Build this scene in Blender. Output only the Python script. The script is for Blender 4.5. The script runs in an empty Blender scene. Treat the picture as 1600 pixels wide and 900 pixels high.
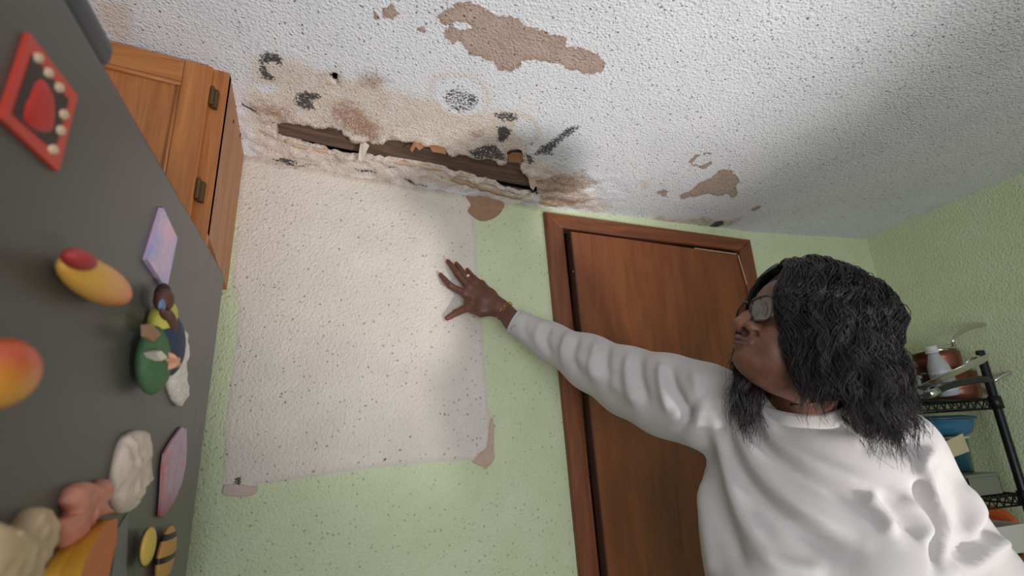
import bpy, bmesh, math, random
import numpy as np
from mathutils import Vector, Matrix, noise as mnoise

random.seed(7)
RNG = np.random.default_rng(7)
scene = bpy.context.scene
COL = scene.collection

# ------------------------------------------------------------------ camera
CAM = np.array([0.0, -1.40, 1.40])
FPX = 800.0
def _cam_axes(t, r, y):
    fw = np.array([math.sin(y)*math.cos(t), math.cos(y)*math.cos(t), math.sin(t)])
    rt = np.cross(fw, [0, 0, 1]); rt /= np.linalg.norm(rt)
    dn = np.cross(fw, rt)
    c, s = math.cos(r), math.sin(r)
    return np.array([c*rt + s*dn, -s*rt + c*dn, fw])
MC = _cam_axes(math.radians(16.86), math.radians(2.474), math.radians(19.886))
cd = bpy.data.cameras.new('camera')
cam = bpy.data.objects.new('camera', cd)
COL.objects.link(cam)
cd.sensor_width = 36.0
cd.lens = 36.0*FPX/1600.0
cd.clip_start = 0.02
cam.matrix_world = Matrix(((MC[0][0], -MC[1][0], -MC[2][0], CAM[0]),
                           (MC[0][1], -MC[1][1], -MC[2][1], CAM[1]),
                           (MC[0][2], -MC[1][2], -MC[2][2], CAM[2]),
                           (0, 0, 0, 1)))
cd.dof.use_dof = True
cd.dof.focus_distance = 1.15
cd.dof.aperture_fstop = 3.2
scene.camera = cam

# ------------------------------------------------------------------ light
world = bpy.data.worlds.new('world')
scene.world = world
world.use_nodes = True
world.node_tree.nodes['Background'].inputs[0].default_value = (0.86, 0.90, 1.0, 1)
world.node_tree.nodes['Background'].inputs[1].default_value = 0.50

def area(name, loc, target, size, energy, color, size_y=None):
    ld = bpy.data.lights.new(name, 'AREA')
    ld.energy = energy; ld.color = color; ld.size = size
    if size_y:
        ld.shape = 'RECTANGLE'; ld.size_y = size_y
    o = bpy.data.objects.new(name, ld)
    COL.objects.link(o)
    o.location = loc
    d = Vector(target) - Vector(loc)
    o.rotation_euler = d.to_track_quat('-Z', 'Y').to_euler()
    return o
area('window_daylight', (-0.15, -3.2, 1.0), (0.2, 0.0, 1.5), 1.6, 36, (0.90, 0.94, 1.0), 1.2)
ld = bpy.data.lights.new('ceiling_shadow_spot', 'SPOT')  # unseen bodiless spot, added to throw the head's shadow on the ceiling
ld.energy = 165; ld.color = (1.0, 0.97, 0.93); ld.shadow_soft_size = 0.10; ld.spot_size = math.radians(46); ld.spot_blend = 1.0
lo_ = bpy.data.objects.new('ceiling_shadow_spot', ld); COL.objects.link(lo_)
lo_.location = (1.55, -2.0, 0.42)
lo_.rotation_euler = (Vector((0.30, -0.36, 2.12))-lo_.location).to_track_quat('-Z', 'Y').to_euler()
scene.view_settings.view_transform = 'Standard'
scene.view_settings.look = 'None'
scene.view_settings.gamma = 1.0
scene.view_settings.use_curve_mapping = False
scene.view_settings.exposure = 0.03

# ------------------------------------------------------------------ pixel helpers (photo 1600x900)
def ray(x, y):
    return MC.T @ np.array([x-800.0, y-450.0, FPX])
def onY(x, y, Y):
    r = ray(x, y); return CAM + r*(Y-CAM[1])/r[1]
def onX(x, y, X):
    r = ray(x, y); return CAM + r*(X-CAM[0])/r[0]
def onZ(x, y, Z):
    r = ray(x, y); return CAM + r*(Z-CAM[2])/r[2]
def dep(x, y, d):
    return CAM + ray(x, y)*d/FPX
def proj(P):
    q = (np.asarray(P)-CAM) @ MC.T
    return np.stack([q[..., 0]/q[..., 2]*FPX+800, q[..., 1]/q[..., 2]*FPX+450, q[..., 2]], -1)

# ------------------------------------------------------------------ object helpers
def srgb(r, g, b):
    f = lambda c: (c/255/12.92 if c/255 <= 0.04045 else ((c/255+0.055)/1.055)**2.4)
    return (f(r), f(g), f(b), 1.0)

def props(o, label=None, cat=None, group=None, kind=None):
    if label: o['label'] = label
    if cat: o['category'] = cat
    if group: o['group'] = group
    if kind: o['kind'] = kind
    return o

def thing(name, label, cat, loc=(0, 0, 0), group=None):
    o = bpy.data.objects.new(name, None)
    o.empty_display_size = 0.05
    COL.objects.link(o)
    o.location = tuple(float(v) for v in loc)
    return props(o, label, cat, group)

def root_loc(p):
    v = Vector((0, 0, 0))
    while p is not None:
        v += p.location; p = p.parent
    return v

def mk(name, verts, faces, mat, parent=None, smooth=False):
    """mesh object given in world coordinates"""
    me = bpy.data.meshes.new(name)
    v = np.asarray(verts, dtype=np.float64).reshape(-1, 3)
    base = root_loc(parent) if parent is not None else None
    if parent is None:
        c = (v.min(0)+v.max(0))/2
        org = np.array([c[0], c[1], v[:, 2].min()])
    else:
        org = np.array(base)
    vv = v-org
    if isinstance(faces, np.ndarray):
        n = faces.shape[1]
        me.vertices.add(len(vv)); me.vertices.foreach_set('co', vv.astype(np.float32).ravel())
        me.loops.add(faces.size); me.loops.foreach_set('vertex_index', faces.astype(np.int32).ravel())
        me.polygons.add(len(faces))
        me.polygons.foreach_set('loop_start', np.arange(0, faces.size, n, dtype=np.int32))
        me.update(calc_edges=True)
    else:
        me.from_pydata([tuple(p) for p in vv], [], faces)
    me.validate()
    if smooth:
        me.polygons.foreach_set('use_smooth', np.ones(len(me.polygons), dtype=bool))
    if mat is not None:
        me.materials.append(mat)
    o = bpy.data.objects.new(name, me)
    COL.objects.link(o)
    if parent is None:
        o.location = org
    else:
        o.parent = parent
    return o

def attr(o, name, vals):
    a = o.data.attributes.new(name, 'FLOAT', 'POINT')
    a.data.foreach_set('value', np.asarray(vals, dtype=np.float32))

def color_attr(o, name, cols):
    a = o.data.attributes.new(name, 'FLOAT_COLOR', 'POINT')
    a.data.foreach_set('color', np.asarray(cols, dtype=np.float32).ravel())

class MB:
    """collects shapes into one mesh"""
    def __init__(s): s.v = []; s.f = []
    def add(s, v, f):
        n = len(s.v); s.v += [tuple(map(float, p)) for p in v]; s.f += [tuple(i+n for i in q) for q in f]; return s
    def build(s, name, mat, parent=None, smooth=False):
        return mk(name, s.v, s.f, mat, parent, smooth)

def box_v(lo, hi, bev=0.0):
    lo = np.array(lo, float); hi = np.array(hi, float)
    bm = bmesh.new()
    bmesh.ops.create_cube(bm, size=1.0)
    for v in bm.verts:
        v.co = Vector(((v.co[i]+0.5)*(hi[i]-lo[i])+lo[i] for i in range(3)))
    if bev > 0:
        bmesh.ops.bevel(bm, geom=list(bm.edges), offset=bev, segments=2, profile=0.5, affect='EDGES')
    bm.verts.index_update()
    v = [tuple(p.co) for p in bm.verts]; f = [tuple(q.index for q in p.verts) for p in bm.faces]
    bm.free()
    return v, f

def frame_of(d):
    d = np.asarray(d, float); d = d/np.linalg.norm(d)
    a = np.array([0, 0, 1.0]) if abs(d[2]) < 0.9 else np.array([1.0, 0, 0])
    u = np.cross(a, d); u /= np.linalg.norm(u)
    return d, u, np.cross(d, u)

def tube_v(path, rad, n=8, closed=False, caps=True, flat=1.0, upv=None):
    P = np.asarray(path, float); m = len(P)
    rad = np.broadcast_to(np.asarray(rad, float), (m,))
    V = []; F = []
    u = None
    for i in range(m):
        if closed: t = P[(i+1) % m]-P[i-1]
        else: t = P[min(i+1, m-1)]-P[max(i-1, 0)]
        t = t/(np.linalg.norm(t)+1e-12)
        if u is None:
            u = np.asarray(upv, float) if upv is not None else frame_of(t)[1]
        u = u-t*(u@t); u = u/(np.linalg.norm(u)+1e-12)
        w = np.cross(t, u)
        for k in range(n):
            a = 2*math.pi*k/n
            V.append(P[i]+rad[i]*(math.cos(a)*u+flat*math.sin(a)*w))
    for i in range(m if closed else m-1):
        j = (i+1) % m
        for k in range(n):
            l = (k+1) % n
            F.append((i*n+k, i*n+l, j*n+l, j*n+k))
    if caps and not closed:
        F.append(tuple(range(n-1, -1, -1))); F.append(tuple((m-1)*n+k for k in range(n)))
    return V, F

def lathe_v(prof, base, axis=(0, 0, 1), n=32, sx=1.0, xdir=None):
    """prof: list of (radius, height) along axis"""
    d, u, w = frame_of(axis)
    if xdir is not None:
        u = np.asarray(xdir, float); u = u-d*(u@d); u /= np.linalg.norm(u); w = np.cross(d, u)
    base = np.asarray(base, float)
    V = []; F = []
    for r, h in prof:
        for k in range(n):
            a = 2*math.pi*k/n
            V.append(base+d*h+r*(sx*math.cos(a)*u+math.sin(a)*w))
    for i in range(len(prof)-1):
        for k in range(n):
            l = (k+1) % n
            F.append((i*n+k, i*n+l, (i+1)*n+l, (i+1)*n+k))
    return V, F

def ellipsoid_v(c, ax, nu=16, nv=10):
    """ax: three axis vectors (already scaled)"""
    c = np.asarray(c, float); ax = np.asarray(ax, float)
    V = [c+ax[2]]; F = []
    for i in range(1, nv):
        t = math.pi*i/nv
        for k in range(nu):
            a = 2*math.pi*k/nu
            V.append(c+ax[0]*math.sin(t)*math.cos(a)+ax[1]*math.sin(t)*math.sin(a)+ax[2]*math.cos(t))
    V.append(c-ax[2]); e = len(V)-1
    for k in range(nu):
        F.append((0, 1+k, 1+(k+1) % nu))
        F.append((e, 1+(nv-2)*nu+(k+1) % nu, 1+(nv-2)*nu+k))
    for i in range(nv-2):
        for k in range(nu):
            a = 1+i*nu+k; b = 1+i*nu+(k+1) % nu
            F.append((a, a+nu, b+nu, b))
    return V, F

def smoothpath(pts, n=8):
    P = np.asarray(pts, float)
    Q = np.vstack([2*P[0]-P[1], P, 2*P[-1]-P[-2]])
    out = []
    for i in range(1, len(Q)-2):
        for k in range(n):
            t = k/n
            a, b, c, d = Q[i-1], Q[i], Q[i+1], Q[i+2]
            out.append(0.5*((2*b)+(-a+c)*t+(2*a-5*b+4*c-d)*t*t+(-a+3*b-3*c+d)*t**3))
    out.append(P[-1])
    return np.array(out)

def poly_sdf(px, py, poly):
    """signed distance (negative inside) of points to a polygon"""
    poly = np.asarray(poly, float)
    d = np.full(px.shape, 1e9); ins = np.zeros(px.shape, bool)
    n = len(poly)
    for i in range(n):
        ax, ay = poly[i]; bx, by = poly[(i+1) % n]
        ex, ey = bx-ax, by-ay
        t = np.clip(((px-ax)*ex+(py-ay)*ey)/(ex*ex+ey*ey+1e-15), 0, 1)
        d = np.minimum(d, (px-ax-t*ex)**2+(py-ay-t*ey)**2)
        c = ((ay > py) != (by > py))
        with np.errstate(divide='ignore', invalid='ignore'):
            xi = (bx-ax)*(py-ay)/(by-ay+1e-15)+ax
        ins ^= c & (px < xi)
    d = np.sqrt(d)
    return np.where(ins, -d, d)

def sstep(a, b, x):
    t = np.clip((x-a)/(b-a), 0, 1); return t*t*(3-2*t)

# ------------------------------------------------------------------ material helpers
class NT:
    def __init__(s, name):
        s.m = bpy.data.materials.new(name); s.m.use_nodes = True
        s.t = s.m.node_tree; s.b = s.t.nodes['Principled BSDF']
    def n(s, typ, **kw):
        nd = s.t.nodes.new(typ)
        for k, v in kw.items():
            if k.startswith('i_'):
                key = k[2:]; key = int(key) if key.isdigit() else key.replace('_', ' ')
                s.set(nd.inputs[key], v)
            else: setattr(nd, k, v)
        return nd
    def set(s, inp, v):
        if isinstance(v, bpy.types.NodeSocket): s.t.links.new(v, inp)
        else: inp.default_value = v
    def coord(s, scale=(1, 1, 1), rot=(0, 0, 0)):
        tc = s.n('ShaderNodeTexCoord')
        mp = s.n('ShaderNodeMapping', i_Vector=tc.outputs['Object'])
        mp.inputs['Scale'].default_value = scale; mp.inputs['Rotation'].default_value = rot
        return mp.outputs[0]
    def noise(s, vec, scale, detail=4, rough=0.55, dist=0.0):
        nd = s.n('ShaderNodeTexNoise', i_Vector=vec, i_Scale=scale, i_Detail=detail, i_Roughness=rough, i_Distortion=dist)
        return nd.outputs['Fac']
    def voro(s, vec, scale, out='Distance'):
        nd = s.n('ShaderNodeTexVoronoi', i_Vector=vec, i_Scale=scale); return nd.outputs[out]
    def mr(s, v, a, b, c=0.0, d=1.0, smooth=False):
        nd = s.n('ShaderNodeMapRange', i_0=v, i_1=a, i_2=b, i_3=c, i_4=d)
        if smooth: nd.interpolation_type = 'SMOOTHSTEP'
        return nd.outputs[0]
    def math(s, op, a, b=0.0, clamp=False):
        nd = s.n('ShaderNodeMath', operation=op, i_0=a, i_1=b); nd.use_clamp = clamp; return nd.outputs[0]
    def mix(s, f, a, b, blend='MIX'):
        nd = s.n('ShaderNodeMix', data_type='RGBA', blend_type=blend)
        s.set(nd.inputs[0], f); s.set(nd.inputs[6], a); s.set(nd.inputs[7], b)
        return nd.outputs[2]
    def attr(s, name, out='Fac'):
        return s.n('ShaderNodeAttribute', attribute_name=name).outputs[out]
    def bump(s, h, strength=0.5, dist=0.002, prev=None):
        nd = s.n('ShaderNodeBump', i_Height=h, i_Strength=strength, i_Distance=dist)
        if prev is not None: s.set(nd.inputs['Normal'], prev)
        return nd.outputs[0]
    def out(s, color=None, rough=None, normal=None, metal=None, **kw):
        if color is not None: s.set(s.b.inputs['Base Color'], color)
        if rough is not None: s.set(s.b.inputs['Roughness'], rough)
        if normal is not None: s.set(s.b.inputs['Normal'], normal)
        if metal is not None: s.set(s.b.inputs['Metallic'], metal)
        for k, v in kw.items(): s.set(s.b.inputs[k.replace('_', ' ')], v)
        return s.m

def plain(name, col, rough=0.5, metal=0.0, var=0.12, scale=40, bump=0.0, **kw):
    t = NT(name); v = t.coord()
    nz = t.noise(v, scale)
    c2 = tuple(min(1, x*(1+var)) for x in col[:3])+(1,); c1 = tuple(x*(1-var) for x in col[:3])+(1,)
    c = t.mix(nz, c1, c2)
    nm = t.bump(nz, bump, 0.002) if bump else None
    return t.out(c, rough, nm, metal, **kw)

def wood(name, dark, light, axis, scale=1.0, rough=0.4, stretch=14, blotch=0.35, bump=0.15):
    t = NT(name)
    sc = [60*scale]*3; sc[axis] = 60*scale/stretch
    v = t.coord(tuple(sc))
    g = t.noise(v, 1.0, 6, 0.62, 0.6)
    sc2 = [9*scale]*3; sc2[axis] = 9*scale/5
    g2 = t.noise(t.coord(tuple(sc2)), 1.0, 3, 0.5, 1.2)
    sc3 = [260*scale]*3; sc3[axis] = 7*scale
    pores = t.noise(t.coord(tuple(sc3)), 1.0, 2, 0.5)
    c = t.mix(t.mr(g, 0.32, 0.68), dark, light)
    c = t.mix(t.math('MULTIPLY', t.mr(g2, 0.35, 0.7), blotch), c, dark)
    c = t.mix(t.mr(pores, 0.62, 0.75, 0, 0.5), c, tuple(x*0.35 for x in dark[:3])+(1,))
    return t.out(c, t.mr(g, 0, 1, rough-0.06, rough+0.1), t.bump(pores, bump, 0.001))
# ================================================================== the room
def zc(x, y):
    """height of the sagging ceiling"""
    a = np.abs(y)
    z0 = np.interp(x, [-0.9, -0.55, -0.25, 0.2, 0.63, 1.48, 2.115], [2.26, 2.222, 2.19, 2.158, 2.139, 2.135, 2.164])
    s = np.interp(x, [-0.6, -0.25, 0.4, 1.0, 2.1], [0.27, 0.26, 0.17, 0.08, 0.06])
    return z0+s*(0.42*(1-np.exp(-a/0.42)))
def onC(x, y):
    z = 2.2
    for _ in range(12):
        p = onZ(x, y, z); z = float(zc(p[0], min(p[1], 0)))
    return p
def cpoly(pts): return [onC(*p)[:2] for p in pts]
def wpoly(pts): return [onY(p[0], p[1], 0)[[0, 2]] for p in pts]
XR = 2.115
XL = -1.25

# ---- ceiling material: popcorn plaster with water stains and mould
def ceiling_material():
    t = NT('popcorn_ceiling'); v = t.coord()
    n1 = t.noise(v, 130, 3, 0.6); vr = t.voro(v, 150); n3 = t.noise(v, 28, 4, 0.6); n4 = t.noise(v, 9, 4, 0.6)
    fine = t.noise(v, 330, 2, 0.6)
    lum = t.math('ADD', t.mr(n1, 0.3, 0.75, 0, 0.7), t.mr(vr, 0.0, 0.5, 0.8, 0.0))
    base = t.mix(t.mr(n4, 0.3, 0.7), srgb(224, 224, 232), srgb(234, 234, 240))
    # shade inside the popcorn pits, painted as dark specks
    vn = t.n('ShaderNodeTexVoronoi', i_Vector=t.n('ShaderNodeVectorMath', operation='ADD', i_0=v, i_1=t.n('ShaderNodeVectorMath', operation='SCALE', i_0=t.n('ShaderNodeTexNoise', i_Vector=v, i_Scale=120.0).outputs['Color'], i_Scale=0.010).outputs[0]).outputs[0], i_Scale=88.0)
    rnd = t.n('ShaderNodeSeparateColor', i_0=vn.outputs['Color']).outputs[0]
    pit = t.math('MULTIPLY', t.mr(vn.outputs['Distance'], 0.13, 0.24, 1, 0), t.mr(rnd, 0.45, 0.75))
    base = t.mix(t.math('MULTIPLY', pit, 0.8), base, srgb(60, 57, 60))
    # broad damp stain
    hz = t.math('ADD', t.attr('haze'), t.math('ADD', t.math('MULTIPLY', t.math('SUBTRACT', n3, 0.5), 0.7), t.math('MULTIPLY', t.math('SUBTRACT', n4, 0.5), 0.9)))
    hz = t.math('MULTIPLY', t.mr(hz, 0.10, 0.95, 0, 1, True), t.mr(t.noise(v, 240, 3, 0.7), 0.36, 0.60, 0.30, 1.0))
    base = t.mix(hz, base, t.mix(t.mr(n3, 0.35, 0.65), srgb(208, 182, 158), srgb(222, 203, 186)))
    ru = t.math('ADD', t.attr('rust'), t.math('MULTIPLY', t.math('SUBTRACT', t.noise(v, 60, 5, 0.7), 0.5), 1.3))
    ru = t.math('MULTIPLY', t.mr(ru, 0.3, 0.95, 0, 1, True), t.mr(fine, 0.35, 0.6, 0.3, 1.0))
    base = t.mix(ru, base, srgb(150, 104, 70))
    # dried brown water marks
    td = t.math('ADD', t.attr('tan'), t.math('MULTIPLY', t.math('SUBTRACT', t.noise(v, 55, 5, 0.65), 0.5), 0.034))
    tm = t.mr(td, 0.0012, -0.0012)
    edge = t.math('MULTIPLY', tm, t.mr(td, -0.010, -0.001))
    tc = t.mix(t.mr(n3, 0.3, 0.7), srgb(166, 141, 126), srgb(187, 164, 149))
    tc = t.mix(t.math('MULTIPLY', edge, 0.45), tc, srgb(140, 108, 84))
    tc = t.mix(t.math('MULTIPLY', pit, 0.8), tc, srgb(80, 58, 44))
    base = t.mix(t.math('MULTIPLY', tm, 0.93), base, tc)
    # black mould, speckled
    mo = t.math('ADD', t.attr('mold'), t.math('MULTIPLY', t.math('SUBTRACT', t.noise(v, 45, 4, 0.6), 0.5), 0.5))
    sp = t.noise(v, 190, 3, 0.65)
    mm = t.mr(t.math('ADD', t.math('MULTIPLY', mo, 0.34), sp), 0.65, 0.78)
    mm = t.math('MULTIPLY', mm, t.mr(mo, 0.15, 0.4))
    base = t.mix(t.math('MULTIPLY', mm, 0.92), base, srgb(38, 37, 40))
    h = t.math('SUBTRACT', t.math('ADD', lum, t.math('MULTIPLY', sp, 0.8)), t.math('MULTIPLY', pit, 0.9))
    return t.out(base, 0.9, t.bump(h, 0.6, 0.0035))

def grid_lines(lo, hi, fine, flo, fhi, coarse):
    a = list(np.arange(lo, flo, coarse)) if flo > lo else []
    b = list(np.arange(max(lo, flo), min(hi, fhi), fine))
    c = list(np.arange(min(hi, fhi), hi, coarse))
    out = [x for x in a+b+c]
    out.append(hi)
    o2 = [out[0]]
    for x in out[1:]:
        if x-o2[-1] > 1e-4: o2.append(x)
    return np.array(o2)

HOLE_PX = [(432.6,193),(451,191),(472,193),(500.6,197),(525,199.7),(538,209),(550,217),(567,220.5),(574,218.6),(593,221.4),
    (608,217.6),(615,218),(641.6,220.6),(662,225),(681,229),(694.5,232),(706,242),(721,239.5),(743.6,245),(770,248),(781,255.6),
    (791,255.6),(793,246),(791,236.7),(798,233),(815,233),(817,244),(820,253.7),(812.5,261),(825,270.7),(830.5,285),(838,287.7),(841,301),
    (830.5,304.7),(827,297),(798,293),(770,282),(740,273),(706,264),(672,256),(640,250.7),(600,244),(566.7,239.5),(529,236),(500.6,230.5),
    (472,225),(446,215),(432.6,208)]
HOLE2_PX = [(510,120),(517,117),(523,114),(528,113),(527,120),(528,130),(522,132),(517,127)]

TAN_PX = [
 [(683,30),(690,18),(705,12),(712,5),(735,4),(752,10),(762,18),(790,27),(808,30),(822,43),(850,48),(862,55),(878,52),(884,62),(882,72),(900,74),(918,76),(935,86),(947,98),(941,112),(925,116),(905,112),(888,108),(868,98),(852,98),(835,92),(816,94),(812,106),(795,113),(778,108),(775,98),(765,96),(745,86),(730,83),(722,70),(716,60),(708,68),(697,60),(694,48),(704,40),(712,42),(720,48),(735,42),(725,36),(705,36),(692,42)],
 [(596,15),(608,8),(618,10),(622,20),(617,33),(606,30),(597,24)], [(580,18),(588,18),(593,31),(588,30)],
 [(651,42),(660,40),(671,47),(666,50),(653,50)], [(618,0),(624,0),(623,4)],
 [(1060,306),(1080,297),(1093,285),(1110,278),(1125,266),(1140,265),(1150,275),(1158,282),(1150,292),(1153,303),(1146,311),(1138,303),(1120,306),(1105,303),(1085,308),(1065,311)],
 [(1076,254),(1080,247),(1087,242),(1100,238),(1113,240),(1110,244),(1098,242),(1086,247),(1083,255),(1087,259),(1082,258)],
 [(1090,261),(1102,256),(1117,249),(1110,256),(1101,264)],
 [(1025,300),(1035,295),(1046,298),(1040,307),(1030,304)],
 [(1168,328),(1180,324),(1189,319),(1186,327),(1176,330)],
]
SOFT_TAN_PX = [
 [(1012,346),(1030,335),(1045,340),(1070,342),(1100,338),(1120,342),(1140,343),(1165,336),(1160,344),(1140,354),(1110,357),(1080,355),(1040,352)],
 [(900,290),(930,300),(960,325),(930,332),(890,322),(860,318)], [(1000,285),(1015,280),(1015,295),(1003,297)],
 [(150,0),(200,0),(215,60),(190,70),(150,30)],
]
HAZE_PX = [(372,120),(376,90),(390,76),(420,72),(455,80),(490,92),(520,105),(545,112),(565,106),(590,112),(615,130),(640,132),(665,142),(664,125),(680,116),
  (705,112),(735,116),(757,128),(768,150),(764,165),(785,162),(815,168),(840,182),(848,198),(845,215),(835,230),(850,240),(880,255),(905,268),(925,295),(915,318),(870,322),(840,316),(800,318),(740,304),(600,288),(480,268),(385,250),(378,200)]
PALE_PX = [[(678,150),(682,130),(700,121),(725,122),(748,132),(757,150),(754,168),(738,180),(715,182),(692,172)],
  [(805,190),(820,184),(832,192),(835,210),(825,222),(810,215),(800,200)], [(395,130),(430,132),(440,145),(410,148)]]
RUST_PX = [[(515,165),(545,160),(570,172),(590,190),(600,212),(585,218),(560,214),(540,200),(520,182)], [(385,160),(430,165),(470,185),(440,188),(400,176)],
  [(845,300),(870,300),(920,310),(900,322),(850,318)],[(560,115),(585,112),(605,128),(590,140),(562,130)], [(740,205),(755,205),(752,215),(738,214)],
  [(800,262),(850,276),(905,268),(935,285),(890,300),(850,300)]]
MOLD_PX = [
 ([(404,82),(418,78),(440,85),(444,98),(438,106),(428,98),(416,102),(422,112),(434,122),(425,129),(406,122),(403,100)], 1.0),
 ([(462,145),(480,140),(500,146),(505,155),(490,160),(495,170),(478,172),(456,162)], 0.95),
 ([(690,140),(715,136),(745,146),(752,158),(744,172),(722,180),(702,172),(690,158)], 0.62),
 ([(768,177),(785,173),(808,176),(814,186),(800,192),(780,190)], 0.85),
 ([(776,197),(790,196),(802,204),(795,216),(786,224),(775,221)], 1.15),
 ([(826,244),(845,228),(868,214),(884,200),(900,194),(909,197),(898,208),(880,220),(864,236),(874,246),(846,242)], 0.95),
 ([(728,234),(760,224),(775,226),(790,240),(794,250),(775,249),(740,244)], 0.95),
 ([(818,235),(832,240),(838,252),(826,256),(820,248)], 0.9),
 ([(423,244),(440,241),(458,247),(472,253),(452,257),(432,252)], 0.95),
 ([(470,253),(490,254),(508,256),(495,259),(474,257)], 0.85),
 ([(552,257),(572,260),(590,266),(594,269),(575,268),(556,262)], 1.1),
 ([(598,254),(618,256),(625,262),(604,261)], 0.8), ([(625,274),(640,276),(650,284),(672,286),(668,289),(640,286)], 1.05), ([(597,279),(612,281),(612,284),(598,283)], 1.1),
 ([(1106,354),(1118,346),(1132,344),(1131,351),(1120,356)], 1.35),
 ([(905,262),(920,264),(916,272),(906,270)], 0.6), ([(1185,95),(1188,95),(1187,98)], 0.3),
]

def build_ceiling():
    xs = grid_lines(XL, XR, 0.0065, -0.62, 1.5, 0.06)
    ys = grid_lines(-3.4, 0.0, 0.0065, -0.80, 0.01, 0.06)
    X, Y = np.meshgrid(xs, ys, indexing='ij')
    holes = [cpoly(HOLE_PX), cpoly(HOLE2_PX)]
    sh = np.minimum(poly_sdf(X, Y, holes[0]), poly_sdf(X, Y, holes[1]))
    for _ in range(2):                       # pull grid points onto the torn edge
        gx, gy = np.gradient(sh, xs, ys)
        near = np.abs(sh) < 0.0036
        X = np.where(near, X-sh*gx, X); Y = np.where(near, np.minimum(Y-sh*gy, 0), Y)
        sh = np.minimum(poly_sdf(X, Y, holes[0]), poly_sdf(X, Y, holes[1]))
        break
    Z = zc(X, Y)
    hz = np.zeros_like(X)
    d = poly_sdf(X, Y, cpoly(HAZE_PX)); hz = sstep(0.022, -0.07, d)
    pale = np.zeros_like(X)
    for p in PALE_PX: pale = np.maximum(pale, sstep(0.012, -0.016, poly_sdf(X, Y, cpoly(p))))
    hz = hz*(1-0.95*pale)
    for p in PALE_PX[:2]: hz = np.maximum(hz, 0.62*np.exp(-((poly_sdf(X, Y, cpoly(p))-0.010)/0.011)**2))
    for p in SOFT_TAN_PX: hz = np.maximum(hz, 0.75*sstep(0.02, -0.02, poly_sdf(X, Y, cpoly(p))))
    ru = np.zeros_like(X)
    for p in RUST_PX: ru = np.maximum(ru, 0.85*sstep(0.05, -0.03, poly_sdf(X, Y, cpoly(p))))
    for p in SOFT_TAN_PX[:1]: ru = np.maximum(ru, 0.55*sstep(0.02, -0.02, poly_sdf(X, Y, cpoly(p))))
    ru = np.maximum(ru, 0.5*sstep(0.06, 0.0, np.abs(sh))*(1-pale))
    tn = np.full_like(X, 0.2)
    for p in TAN_PX: tn = np.minimum(tn, poly_sdf(X, Y, cpoly(p)))
    mo = np.zeros_like(X)
    for p, w in MOLD_PX: mo = np.maximum(mo, w*sstep(0.007, -0.012, poly_sdf(X, Y, cpoly(p))))
    # crumbled, sagging plaster around the opening and along the corner
    lump = np.array([mnoise.noise(Vector((x*22, y*34, 1.3))) + 0.5*mnoise.noise(Vector((x*60, y*80, 4.0)))
                     for x, y in zip(X.ravel(), Y.ravel())]).reshape(X.shape) if X.size < 80000 else np.zeros_like(X)
    strip = sstep(0.30, 0.05, np.abs(Y))*sstep(-0.36, -0.22, X)*sstep(0.95, 0.7, X)
    Z = Z-strip*(0.006+0.008*lump)-0.010*sstep(0.05, 0.0, np.abs(sh))*strip*(0.5+lump)
    nx, ny = X.shape
    idx = np.arange(nx*ny).reshape(nx, ny)
    q = np.stack([idx[:-1, :-1], idx[:-1, 1:], idx[1:, 1:], idx[1:, :-1]], -1).reshape(-1, 4)   # normals down
    shf = sh.ravel()
    keep = shf[q].mean(1) > 0
    keep &= ~((shf[q] <= 0.0004).all(1))
    q = q[keep]
    V = np.stack([X, Y, Z], -1).reshape(-1, 3)
    # torn edge thickness
    e = {}
    for a in range(4):
        for i, j in zip(q[:, a], q[:, (a+1) % 4]):
            e[(i, j)] = e.get((i, j), 0)+1
    bd = [(i, j) for (i, j) in e if (j, i) not in e and sh.ravel()[i] < 0.012 and sh.ravel()[j] < 0.012]
    vid = {}
    extra = []
    for i, j in bd:
        for k in (i, j):
            if k not in vid:
                vid[k] = len(V)+len(extra); extra.append(V[k]+np.array([0, 0, 0.014]))
    V2 = np.vstack([V, np.array(extra)]) if extra else V
    sk = np.array([(j, i, vid[i], vid[j]) for i, j in bd])
    Q = np.vstack([q, sk])
    used = np.unique(Q); remap = -np.ones(len(V2), int); remap[used] = np.arange(len(used))
    src = list(vid.keys())
    def full(a): a = a.ravel(); return np.concatenate([a, a[src]])[used]
    o = mk('ceiling', V2[used], remap[Q], ceiling_material(), None, True)
    for n_, a in (('haze', hz), ('rust', ru), ('tan', tn), ('mold', mo)): attr(o, n_, full(a))
    props(o, 'white popcorn ceiling with brown water stains, black mold and a torn opening', None, None, 'structure')
    return o
ceiling = build_ceiling()

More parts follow.
